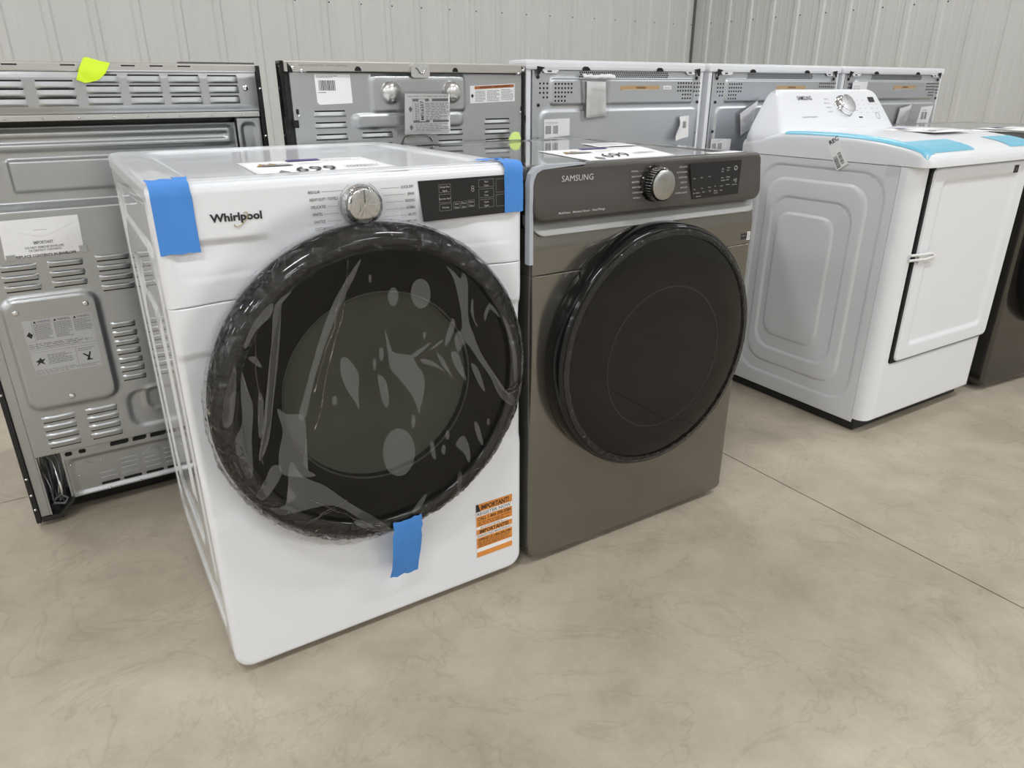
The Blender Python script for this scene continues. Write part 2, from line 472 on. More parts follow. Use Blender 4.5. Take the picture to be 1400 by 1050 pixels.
# bays clipped to the room outline
def clip(poly, p, nrm):
    out = []
    for i in range(len(poly)):
        a, b = poly[i], poly[(i + 1) % len(poly)]
        da = (a[0]-p[0])*nrm[0] + (a[1]-p[1])*nrm[1]; db = (b[0]-p[0])*nrm[0] + (b[1]-p[1])*nrm[1]
        if da >= 0: out.append(a)
        if (da >= 0) != (db >= 0):
            t = da / (da - db); out.append((a[0] + (b[0]-a[0])*t, a[1] + (b[1]-a[1])*t))
    return out
U0, V0, BAY, GAP = 1.717, 2.315, 3.658, 0.0022
cb = (math.cos(YB), math.sin(YB)); cr_ = (math.cos(YR), math.sin(YR))
for i in range(-6, 5):
    for j in range(-6, 5):
        u0, u1 = U0 + i * BAY + GAP, U0 + (i + 1) * BAY - GAP
        v0, v1 = V0 + j * BAY + GAP, V0 + (j + 1) * BAY - GAP
        pl = [fpt(u0, v0), fpt(u1, v0), fpt(u1, v1), fpt(u0, v1)]
        pl = clip(pl, CORNER, cr_); 
        if len(pl) > 2: pl = clip(pl, room_pt(LB, LR), (-cr_[0], -cr_[1]))
        if len(pl) > 2: pl = clip(pl, CORNER, (-cb[0], -cb[1]))
        if len(pl) > 2: pl = clip(pl, room_pt(LB, LR), cb)
        if len(pl) < 3: continue
        mb = MB(TOP); mb.poly(pl, -0.012, 0.0)
        mb.build('floor_slab', CONCRETE, floor)

# walls: ribbed steel panels hung side by side on a flat backing
PITCHR = 0.3048
def panel_profile(off):
    pts = []
    for k in range(3):
        c = off + k * PITCHR
        for (dx, o) in ((-.1524, 0), (-.112, 0), (-.104, .0018), (-.092, .0018), (-.084, 0), (-.038, 0), (-.022, .016), (.022, .016), (.038, 0), (.084, 0), (.092, .0018), (.104, .0018), (.112, 0), (.1519, 0)):
            pts.append((c + dx, o))
    return pts
pm = MB(FR)
prof = panel_profile(PITCHR / 2)
for z in (0, HC):
    for (x, o) in prof: pm.P(x, z, o + .003)
for i in range(len(prof) - 1):
    n = len(prof); pm.F((i, i + 1, n + i + 1, n + i))
for z in (0, HC):                                 # sheet thickness, back skin
    for (x, o) in prof: pm.P(x, z, 0.001)
proto_panel = None
def wall(name, origin, yaw, length, first, screw0=None):
    global proto_panel
    mb = MB(FR); mb.box(0, length, 0, HC, -0.12, 0.0)
    wo = mb.build(name, WALL)
    wo.location = (origin[0], origin[1], 0); wo.rotation_euler = (0, 0, yaw); wo['kind'] = 'structure'
    x = first
    while x < length:
        if proto_panel is None:
            p = pm.build('wall_panel', WALL, wo); proto_panel = p
        else:
            p = proto_panel.copy(); C.objects.link(p); p.parent = wo
        p.location = (x, 0, 0)
        x += 3 * PITCHR
    if screw0 is not None:
        sb = MB(FR); k = screw0
        while k < length:
            sb.lathe(k, 1.8246, [(.007, .003), (.007, .005), (.004, .008)], 6, cap1=True); k += PITCHR
        s_ = sb.build('screw_head', BLACK, wo); s_['kind'] = 'stuff'
    return wo
o_b = room_pt(LB, 0)
# ribs sit just left of each screw: the screw row of the back wall starts 0.3435 m left of the corner
firstscrew = (LB - 0.3435) % PITCHR
wall('wall_back', o_b, YB, LB, (firstscrew - 0.053 - PITCHR / 2) % PITCHR - PITCHR * 0, firstscrew)
wall('wall_right', CORNER, YR, LR, -0.0179 - 0.053 - PITCHR / 2 + PITCHR, 0.287)
wall('wall_front', room_pt(0, LR), YB + PI, LB, 0.0)
wall('wall_left', room_pt(LB, LR), YR + PI, LR, 0.0)
tr = MB(FR); tr.box(-0.022, -.001, 0, HC, 0.004, 0.030)
t_ = tr.build('trim_1', BLACK); t_.location = (CORNER[0], CORNER[1], 0); t_.rotation_euler = (0, 0, YB); t_['kind'] = 'structure'
t_.data.materials.clear(); t_.data.materials.append(M('corner_trim_grey', (0.12, 0.12, 0.12), 0.5, var=(5, 0.1)))
cb_ = MB(TOP)
for p in bedpts: cb_.P(p[0], p[1], HC)
cb_.F((3, 2, 1, 0))
for p in bedpts: cb_.P(p[0], p[1], HC + .1)
cb_.F((4, 5, 6, 7))
for i in range(4): cb_.F((i, (i + 1) % 4, (i + 1) % 4 + 4, i + 4))
ce = cb_.build('ceiling', CEIL); ce['kind'] = 'structure'
fx = MB(TOP); fx.box(-.62, .62, -.16, .16, 0.0, .06, b=.01).box(-.4, -.38, -.01, .01, .06, .33).box(.38, .4, -.01, .01, .06, .33)
fx0 = None
for i, (s, t) in enumerate(LIGHT_SPOTS):
    x, y = room_pt(s, t)
    if fx0 is None: f_ = fx0 = fx.build('ceiling_light', FIXTURE)
    else: f_ = fx0.copy(); C.objects.link(f_)
    f_.location = (x, y, HC - 0.325); f_.rotation_euler = (0, 0, YB)
    tag(f_, 'white strip light hanging under the hall ceiling', 'light', 'ceiling strip lights')

# ================================================================== WHITE FRONT-LOAD DRYER
WD = thing('clothes_dryer', 'white front-load clothes dryer with blue tape and film-wrapped black round door', 'dryer', (-0.5606, 1.1161, 0), 0.5548)
W = 0.686
# cabinet carcass: left side panel with pressed ribs, right side, rear, feet
mb = MB(LEFT)
def wside(u, v):
    y = -u
    h = 0.0
    for (a, b, z0, z1, r, hh) in ((.05, .67, .05, .93, .09, -.006), (.12, .62, .12, .86, .08, .006), (.19, .55, .19, .79, .07, -.006), (.26, .48, .26, .72, .06, .006)):
        h += hh * smooth(.006, -.006, sd_rrect(y, v, a, b, z0, z1, r))
    return h
eu = [-(a + d) for a in (.05, .12, .19, .26, .48, .55, .62, .67) for d in (-.007, -.003, 0, .003, .007)]
ev = [a + d for a in (.05, .12, .19, .26, .72, .79, .86, .93) for d in (-.007, -.003, 0, .003, .007)]
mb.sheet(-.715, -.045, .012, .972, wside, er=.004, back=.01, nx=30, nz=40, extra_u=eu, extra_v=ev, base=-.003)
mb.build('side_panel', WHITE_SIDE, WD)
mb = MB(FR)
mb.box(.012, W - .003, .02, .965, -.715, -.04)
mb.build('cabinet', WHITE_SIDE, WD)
for (x, y) in ((.06, .07), (.626, .07), (.06, .68), (.626, .68)):
    mb = MB(TOP); mb.lathe(x, y, [(.018, 0), (.020, .004), (.014, .012), (.014, .03)], 20, cap0=True)
    mb.build('foot', BLACK, WD)
# top with pressed tray
def wtop(x, y):
    return -.004 * smooth(.008, -.008, sd_rrect(x, y, .075, .630, .075, .672, .04)) + .0015 * smooth(.02, 0, abs(sd_rrect(x, y, .045, .655, .045, .695, .05)) )
mb = MB(TOP)
mb.sheet(0, W, .016, .726, wtop, r=(.035, .035, 0, 0), er=(.012, .012, .002, .012), back=-.955, nx=60, nz=60, base=.984,
         extra_u=(.067, .071, .075, .079, .083, .622, .626, .630, .634, .638), extra_v=(.067, .071, .075, .079, .083, .664, .668, .672, .676, .680))
mb.build('top_panel', WHITE, WD)
# control fascia
DCX, DCZ, DR = .343, .584, .315
def dish(x, z):
    d = math.hypot(x - DCX, z - DCZ)
    return -.010 * smooth(.375, .318, d)
def wupper(x, z):
    h = dish(x, z)
    for (a, b) in ((.026, .178), (.508, .664)):
        m = smooth(.010, -.004, sd_rrect(x, z, a, b, .832, .886, .012))
        f = smooth(.20, .13, x) if a < .3 else smooth(.50, .56, x)
        h -= .007 * m * f * (0.25 + .75 * smooth(.835, .883, z))
    return h
mb = MB(FR)
mb.sheet(0, W, .7860, .980, wupper, r=(.016, .016, 0, 0), er=(.014, .014, .0025, .014), back=.045, nx=90, nz=50, base=.0,
         extra_v=(.828, .831, .834, .837, .840, .88, .883, .886, .889))
mb.build('control_fascia', WHITE_PLASTIC, WD)
# lower front panel, scooped beside the door
def wlower(x, z):
    h = dish(x, z)
    side = max(smooth(.16, .02, x), smooth(.53, .66, x))
    band = smooth(.705, .690, z) * smooth(.355, .385, z)
    h -= .0045 * band * side
    h -= .004 * smooth(.36, .30, math.hypot(x - DCX, (z - DCZ))) * 0
    return h
mb = MB(FR)
mb.sheet(0, W, .016, .7848, wlower, r=(0, 0, .036, .036), er=(.0025, .013, .012, .013), back=.045, nx=90, nz=110, base=.0, extra_v=(.69, .695, .70, .705, .355, .365, .375, .385))
mb.build('front_panel', WHITE, WD)
# door: glossy ring, smoked glass, drum window behind it
door = MB(FR)
door.lathe(DCX, DCZ, [(.296, -.012), (.309, -.002), (.3155, .012), (.317, .028), (.3145, .043), (.306, .056), (.294, .063), (.284, .0635), (.276, .060), (.273, .056), (.273, .040)], 128)
dr = door.build('door_ring', BLACK_GLOSS, WD)
g = MB(FR); g.lathe(DCX, DCZ, [(.274, .0575), (.262, .0595), (.20, .0625), (.12, .0640), (.05, .0645), (.004, .0646)], 128, cap1=True)
g.build('door_glass', film_mat('smoked_glass', (.40, .40, .38), 1.28, 0.03, .0, None), WD)
g = MB(FR); g.lathe(DCX, DCZ, [(.274, .045), (.262, .040), (.196, .036), (.190, .032), (.188, .015)], 96)
g.lathe(DCX, DCZ, [(.30, -.005), (.27, .03), (.274, .045)], 96)
g.build('door_liner', M('door_liner_black', (.012, .011, .010), .5, var=(8, .1)), WD)
g = MB(FR); g.lathe(DCX, DCZ, [(.189, .018), (.17, .010), (.12, .003), (.06, .000), (.003, -.001)], 96, cap1=True)
g.build('drum_window', M('drum_window_grey2', (.42, .43, .39), .4, spec=.3, var=(5, .15)), WD)
g = MB(FR); g.lathe(DCX, DCZ, [(.188, .033), (.190, .036), (.1925, .033)], 96)
g.build('window_rim', M('window_rim_grey', (.30, .30, .29), .3, var=(8, .05)), WD)
# shrink film over the door
def wob(r, o, a, k):
    n1 = noise.noise(Vector((math.cos(a) * 9, math.sin(a) * 9, k * .55)))
    n2 = noise.noise(Vector((math.cos(a) * 46, math.sin(a) * 46, k * .9)))
    left = .5 + .5 * math.cos(a - 3.5)
    f = (.0010 + .0018 * left)
    d = f * n1 * 1.2 + f * 1.2 * n2
    rr = r + .0020 + d + (.004 * max(0, math.cos(a - 4.0)) ** 3 if r > .30 else 0)
    return rr, o + .0018 + d * .7
film = MB(FR)
film.lathe(DCX, DCZ, [(.316, .002), (.3175, .010), (.3185, .018), (.3185, .028), (.3170, .037), (.314, .046), (.308, .055), (.301, .0605), (.294, .0635), (.286, .0645), (.279, .0640), (.272, .0640)], 560, wob=wob)
fl = film.build('film_wrap', FILM_RIM, WD)
tag(fl, 'crumpled clear plastic film stretched over the door ring')
film = MB(FR); film.lathe(DCX, DCZ, [(.2755, .0665), (.20, .0680), (.12, .0692), (.03, .0698), (.003, .0698)], 128, cap1=True)
fg = film.build('film_sheet', FILM_FLAT, WD)
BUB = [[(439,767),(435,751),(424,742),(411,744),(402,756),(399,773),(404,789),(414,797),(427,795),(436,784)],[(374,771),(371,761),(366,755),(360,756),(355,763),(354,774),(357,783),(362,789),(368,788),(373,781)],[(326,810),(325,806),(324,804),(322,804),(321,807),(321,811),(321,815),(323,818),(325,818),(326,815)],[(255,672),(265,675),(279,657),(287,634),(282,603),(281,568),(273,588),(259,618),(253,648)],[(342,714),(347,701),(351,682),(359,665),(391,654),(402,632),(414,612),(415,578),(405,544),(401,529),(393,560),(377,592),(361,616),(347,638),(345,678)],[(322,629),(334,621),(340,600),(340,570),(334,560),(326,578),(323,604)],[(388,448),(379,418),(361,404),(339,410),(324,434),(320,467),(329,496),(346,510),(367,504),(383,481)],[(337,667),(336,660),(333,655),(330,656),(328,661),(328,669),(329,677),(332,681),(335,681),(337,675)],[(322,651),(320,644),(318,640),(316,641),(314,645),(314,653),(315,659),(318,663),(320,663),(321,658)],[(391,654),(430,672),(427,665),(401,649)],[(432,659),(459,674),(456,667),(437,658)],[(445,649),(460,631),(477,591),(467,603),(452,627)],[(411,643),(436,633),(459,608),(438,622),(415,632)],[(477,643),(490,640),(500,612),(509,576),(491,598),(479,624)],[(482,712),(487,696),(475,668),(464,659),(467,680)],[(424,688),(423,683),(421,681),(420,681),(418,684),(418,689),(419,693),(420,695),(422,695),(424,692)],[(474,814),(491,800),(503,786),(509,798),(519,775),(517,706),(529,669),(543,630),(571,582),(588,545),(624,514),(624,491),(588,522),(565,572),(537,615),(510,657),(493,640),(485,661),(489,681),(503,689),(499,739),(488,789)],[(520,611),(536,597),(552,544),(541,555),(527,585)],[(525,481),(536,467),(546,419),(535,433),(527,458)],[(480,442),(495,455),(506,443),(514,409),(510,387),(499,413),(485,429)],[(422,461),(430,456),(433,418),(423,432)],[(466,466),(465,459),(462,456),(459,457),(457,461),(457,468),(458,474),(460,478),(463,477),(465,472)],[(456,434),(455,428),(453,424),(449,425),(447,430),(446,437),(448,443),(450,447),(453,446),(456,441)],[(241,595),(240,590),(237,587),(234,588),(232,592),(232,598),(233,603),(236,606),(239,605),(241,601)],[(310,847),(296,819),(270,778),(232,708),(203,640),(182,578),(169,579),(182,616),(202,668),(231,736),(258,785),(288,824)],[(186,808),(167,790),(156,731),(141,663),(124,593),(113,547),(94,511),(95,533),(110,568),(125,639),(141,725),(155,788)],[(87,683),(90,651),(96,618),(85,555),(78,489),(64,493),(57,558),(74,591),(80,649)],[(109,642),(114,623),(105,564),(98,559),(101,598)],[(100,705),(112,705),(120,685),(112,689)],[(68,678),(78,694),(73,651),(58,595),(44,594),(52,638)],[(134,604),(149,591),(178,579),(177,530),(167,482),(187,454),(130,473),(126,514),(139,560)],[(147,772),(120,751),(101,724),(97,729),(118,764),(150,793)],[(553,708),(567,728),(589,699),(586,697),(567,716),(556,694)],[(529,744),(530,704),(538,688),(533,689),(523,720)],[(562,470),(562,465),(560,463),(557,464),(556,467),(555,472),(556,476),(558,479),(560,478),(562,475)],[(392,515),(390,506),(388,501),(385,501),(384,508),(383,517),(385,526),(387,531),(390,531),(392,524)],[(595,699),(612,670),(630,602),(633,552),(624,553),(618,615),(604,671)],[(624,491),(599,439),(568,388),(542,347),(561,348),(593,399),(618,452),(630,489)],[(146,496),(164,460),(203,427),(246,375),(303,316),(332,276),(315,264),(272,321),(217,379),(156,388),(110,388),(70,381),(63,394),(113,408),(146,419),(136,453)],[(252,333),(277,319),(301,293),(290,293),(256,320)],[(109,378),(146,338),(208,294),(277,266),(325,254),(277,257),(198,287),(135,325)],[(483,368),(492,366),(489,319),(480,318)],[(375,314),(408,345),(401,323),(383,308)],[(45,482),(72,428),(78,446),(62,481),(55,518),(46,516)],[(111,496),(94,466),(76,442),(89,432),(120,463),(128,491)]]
def catmull(P, n=3):
    out = []
    k = len(P)
    for i in range(k):
        p0, p1, p2, p3 = (P[(i + q) % k] for q in (-1, 0, 1, 2))
        for s_ in range(n):
            t = s_ / n
            out.append(tuple(.5 * ((2*p1[c]) + (-p0[c]+p2[c])*t + (2*p0[c]-5*p1[c]+4*p2[c]-p3[c])*t*t + (-p0[c]+3*p1[c]-3*p2[c]+p3[c])*t**3) for c in (0, 1)))
    return out
def film_o(x, z):
    r = math.hypot(x - DCX, z - DCZ)
    return .0705 - .0045 * (r / .27) ** 2 if r < .272 else .0665 - max(0, r - .285) * .25
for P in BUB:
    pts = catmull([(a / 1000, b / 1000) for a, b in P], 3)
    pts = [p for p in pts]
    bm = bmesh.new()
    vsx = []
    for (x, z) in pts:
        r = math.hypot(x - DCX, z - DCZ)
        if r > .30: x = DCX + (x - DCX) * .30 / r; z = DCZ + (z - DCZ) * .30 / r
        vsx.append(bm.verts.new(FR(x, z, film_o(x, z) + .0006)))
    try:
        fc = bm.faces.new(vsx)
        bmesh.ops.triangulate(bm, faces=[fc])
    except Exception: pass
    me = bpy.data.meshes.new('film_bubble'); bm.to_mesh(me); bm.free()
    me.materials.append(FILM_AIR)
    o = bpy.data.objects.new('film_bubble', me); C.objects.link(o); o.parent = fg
# creases of the film: thin bright folds
random.seed(11)
def crease(x0, z0, x1, z1, r=.0011, wig=.004):
    pts = []
    for k in range(9):
        t = k / 8
        x = x0 + (x1 - x0) * t + random.uniform(-1, 1) * wig; z = z0 + (z1 - z0) * t + random.uniform(-1, 1) * wig * .6
        rr = math.hypot(x - DCX, z - DCZ)
        pts.append((x, z, (film_o(x, z) + .001) if rr < .298 else .0665 - min((rr - .298), .02) * 2.2))
    mb.tube(pts, r, 5)
for (a, b, c_, d) in ((.172, .405, .30, .300), (.30, .300, .372, .262), (.105, .345, .215, .372), (.16, .36, .24, .385),
                      (.205, .62, .29, .845), (.197, .55, .285, .815), (.095, .50, .118, .74), (.63, .42, .648, .56), (.60, .53, .655, .545), (.60, .52, .655, .53)):
    mb = MB(FR); crease(a, b, c_, d)
    mb.build('film_fold', FILM_RIM, fg)
# loose skirt of film sagging below the ring, bottom left
mb = MB(FR); n = 40; m = 6; base = 0
for i in range(n + 1):
    a = PI * (1.18 + .42 * i / n)
    env = math.sin(PI * i / n)
    for j in range(m + 1):
        t = j / m
        r = .314 + t * (.004 + .030 * env) + .003 * noise.noise(Vector((i * .5, j * .7, 1)))
        o = .050 - t * .030 + .006 * noise.noise(Vector((i * .45, j * .5, 5)))
        mb.P(DCX + r * math.cos(a), DCZ + r * math.sin(a), o)
for i in range(n):
    for j in range(m): mb.F((i*(m+1)+j, i*(m+1)+j+1, (i+1)*(m+1)+j+1, (i+1)*(m+1)+j), 0, True)
mb.build('film_skirt', film_mat('loose_clear_film', (.97, .97, .97), 1.45, .1, .10, (40, .8, .01)), WD)

# display, knob, print
mb = MB(FR); mb.poly([(.455, .962), (.463, .887), (.672, .889), (.672, .9605), (.664, .9625)], .0, .0016)
disp = mb.build('display_panel', PANEL_DARK, WD)
def frame_rect(mb, u0, u1, v0, v1, t=.0006, o=.0019):
    mb.quad(u0, u1, v1 - t, v1, o).quad(u0, u1, v0, v0 + t, o).quad(u0, u0 + t, v0, v1, o).quad(u1 - t, u1, v0, v1, o)
BTN = [(.497, .522, .938, .953, ('Damp Dry', 'Signal')), (.497, .522, .919, .935, ('Remote Start', '')), (.497, .523, .904, .917, ('Wrinkle', '')),
       (.527, .541, .906, .919, ('Less', 'Time')), (.543, .557, .906, .919, ('More', 'Dry')), (.559, .573, .907, .920, ('More', 'Time')),
       (.583, .617, .942, .957, ('Start', 'Temp')), (.583, .617, .922, .939, ('Less', 'Time')), (.583, .617, .903, .919, ('Cycle', 'Signal')),
       (.622, .645, .930, .956, ('', '')), (.622, .645, .903, .926, ('', ''))]
for (a, b, c_, d, tx) in BTN:
    mb = MB(FR); frame_rect(mb, a, b, c_, d)
    bt = mb.build('button_outline', INK_DIM, disp)
    for k, s_ in enumerate(tx):
        if s_: text(s_, FR, (a + b) / 2, (c_ + d) / 2 + (.0012 if (k == 0 and tx[1]) else (-.0058 if k else -.002)), .0019, disp, INK_LIGHT, h=.0032, align='CENTER')
text('8', FR, .566, .935, .0019, disp, INK_DIM, h=.012)
KX, KZ = .3415, .930
def knob(parent, x, z, r, d, face, body, name='dial_knob', film=None):
    b = MB(FR); b.lathe(0, 0, [(r * 1.10, 0), (r * 1.10, .004), (r * 1.0, .006), (r, d * .8), (r * .97, d * .93), (r * .90, d)], 64)
    kb = b.build(name, body, parent, FR(x, z, .0))
    f = MB(FR); f.lathe(0, 0, [(r * .905, d), (r * .86, d * 1.02), (r * .5, d * 1.015), (.001, d * 1.01)], 64, cap1=True)
    f.build('knob_face', face, kb)
    l = MB(FR); l.box(-.0012, .0012, r * .15, r * .86, d * 1.0, d * 1.03)
    l.build('pointer', INK_DIM, kb)
    if film:
        q = MB(FR)
        def wb(rr, o, a, k): 
            e = noise.noise(Vector((math.cos(a) * 3, math.sin(a) * 3, k * .8))) * .0022
            return rr + .0012 + e, o + .0012 + e
        q.lathe(0, 0, [(r * 1.12, .001), (r * 1.06, d * .4), (r * 1.03, d * .8), (r * .95, d * 1.0), (r * .6, d * 1.05), (r * .2, d * 1.04), (.001, d * 1.04)], 72, wob=wb, cap1=False)
        q.build('knob_film', film, kb)
    return kb
knob(WD, KX, KZ, .0315, .024, BRUSHED, CHROME, film=film_mat('knob_clear_film', (.98, .98, .98), 1.45, .08, .03, (60, .8, .005)))
left = ['REGULAR', 'HEAVY DUTY / TOWELS', 'DELICATES', 'WHITES', 'SANITIZE', 'CUSTOM CYCLE']
for k, s_ in enumerate(left):
    z = .9555 - k * .0126; x = .250 + k * .0012
    t_ = text(s_, FR, x, z - .0022, .0007, WD, INK, w=(.0205, .0500, .0260, .0175, .0205, .0330)[k], h=.0050, bold=.006)
    xe = max(q.co.x for q in t_.data.vertices)
    mb = MB(FR); mb.quad(xe + .003, max(xe + .006, (.311, .304, .301, .301, .304, .311)[k]), z - .0003, z + .0003, .0006); mb.build('guide_line', INK_GREY, WD)
right = ['QUICK DRY', 'JEANS', 'BEDDING', 'NORMAL', 'AIR DRY', 'TIMED DRY']
for k, s_ in enumerate(right):
    z = .9535 - k * .0125; x = .446 + k * .0008
    t_ = text(s_, FR, x, z - .0022, .0007, WD, INK, w=(.0250, .0135, .0190, .0185, .0170, .0230)[k], h=.0050, align='RIGHT', bold=.006)
    xe = min(q.co.x for q in t_.data.vertices)
    if k in (3, 4):
        text('no heat' if k == 4 else 'sensor', FR, xe - .002, z - .0015, .0007, WD, INK_GREY, h=.0030, align='RIGHT'); xe -= .014
    mb = MB(FR); mb.quad(.389 - abs(k - 2.5) * .004 + .003, xe - .003, z - .0003, z + .0003, .0006); mb.build('guide_line', INK_GREY, WD)
mb = MB(FR)
for sgn in (0, 1):
    for k in range(22):
        a0 = math.radians(118 + k * 6) if sgn == 0 else math.radians(-62 + k * 5.6); a1 = a0 + math.radians(5.6)
        r0, r1 = .0388, .0394
        n = len(mb.v)
        for (r, a) in ((r0, a0), (r1, a0), (r1, a1), (r0, a1)): mb.P(KX + r * math.cos(a), KZ + r * math.sin(a), .0006)
        mb.F((n, n+1, n+2, n+3))
mb.build('dial_arc', INK_GREY, WD)
text('Whirlpool', FR, .0865, .9205, .0012, WD, INK, w=.0820, h=.0125, name='logo', bold=.034)
mb = MB(FR); pts = []
for k in range(44):
    a = math.radians(150 + k * 5.9)
    x = .015 * math.cos(a); z = .0062 * math.sin(a); c_, s_ = math.cos(.75), math.sin(.75)
    pts.append((.1345 + x * c_ - z * s_, .9215 + x * s_ + z * c_, .0018))
mb.tube(pts, .0007, 6); mb.build('logo_swirl', BRASS, WD)

# registration sticker
def strip_plate(parent, x0, x1, z0, z1, mat, o=.0008, t=.0004, name='sticker'):
    mb = MB(FR); mb.box(x0, x1, z0, z1, o - t, o); return mb.build(name, mat, parent)
st = strip_plate(WD, .560, .658, .083, .229, PAPER, o=.0012, name='registration_sticker')
for (z0, z1) in ((.209, .229), (.168, .196), (.146, .160), (.108, .137), (.083, .097)):
    mb = MB(FR); mb.box(.560, .658, z0, z1, .0010, .0014); mb.build('orange_band', ORANGE, st)
mb = MB(FR); mb.poly([(.560, .209), (.572, .209), (.566, .229), (.560, .229)], .0012, .0016); mb.build('sticker_corner', INK, st)
DK = M('brown_black_ink', (.05, .022, .008), .6, var=(20, .1))
text('IMPORTANT!', FR, .573, .2125, .0018, st, DK, w=.076, h=.0125, bold=.03)
text('REGISTER NOW', FR, .5625, .1985, .0018, st, INK_GREY, w=.092, h=.0085, bold=.015)
text('CALL 1-866-300-3384', FR, .5635, .1850, .0018, st, DK, w=.091, h=.0085, bold=.02)
mb = MB(FR); mb.words(.564, .655, .1695, .182, 3, .0016, o=.0017, seed=4).words(.570, .650, .161, .167, 2, .001, o=.0017, seed=5); mb.build('small_print', DK, st)
text('IMPORTANTE!', FR, .568, .1485, .0018, st, DK, w=.080, h=.0095, bold=.03)
text('ENREGISTREZ MAINTENANT', FR, .5625, .1390, .0018, st, INK_GREY, w=.092, h=.0055, bold=.01)
text('APPELEZ LE 1-866-300-3384', FR, .5635, .1275, .0018, st, DK, w=.091, h=.0065, bold=.02)
mb = MB(FR); mb.words(.564, .655, .110, .126, 4, .0015, o=.0017, seed=8); mb.build('small_print', DK, st)

# blue painter's tape: corner piece over the top left edge, piece over the top right edge, tab on the door
def edge_prof(z_end, y_end, e=.0034):
    p = [(z_end, e), ((z_end + .965) / 2, e), (.962, e), (.975, .0030), (.984, -.0035), (.9872, -.014), (.9874, -.030), (.9874, -y_end)]
    return p
    for k in range(1, 7):
        a = PI / 2 * k / 6
        p.append((.964 + .0165 * math.sin(a), e - .0165 * (1 - math.cos(a))))
    p += [(.9850, -.020), (.9872, -.030), (.9874, -y_end)]
    return p
mb = MB(FR)
mb.strip(edge_prof(.876, .045), .004, .064, ragged=.0010, seed=5, nu=10, thick=.0006)
tp = mb.build('blue_tape', BLUE_TAPE, WD); tag(tp, 'wide strip of blue tape folded over the top left corner')
mb = MB(FR); rnd = random.Random(4)
mb.strip([(.9868, -.030), (.990, -.036), (.989, -.047), (.9875, -.052)], .045, .068, ragged=.002, seed=8, nu=5, thick=.002)
mb.build('tape_fold', BLUE_TAPE, tp)
mb = MB(FR)
mb.strip(edge_prof(.889, .055), .641, .6845, ragged=.0009, seed=9, nu=10, thick=.0006)
tp = mb.build('blue_tape', BLUE_TAPE, WD); tag(tp, 'strip of blue tape folded over the top right corner beside the display')
mb = MB(FR); mb.strip([(.9875, -.045), (.990, -.052), (.9875, -.062)], .606, .665, ragged=.002, seed=10, nu=5, thick=.001); mb.build('tape_fold', BLUE_TAPE, tp)
mb = MB(FR)
mb.strip([(.136, .030), (.165, .040), (.20, .050), (.24, .059), (.262, .064), (.272, .0655), (.284, .068), (.292, .069), (.300, .0695)], .330, .396, ragged=.0025, seed=21, nu=8, thick=.0008)
tp = mb.build('blue_tape', BLUE_TAPE, WD); tag(tp, 'short blue tape tab hanging off the bottom of the door film')

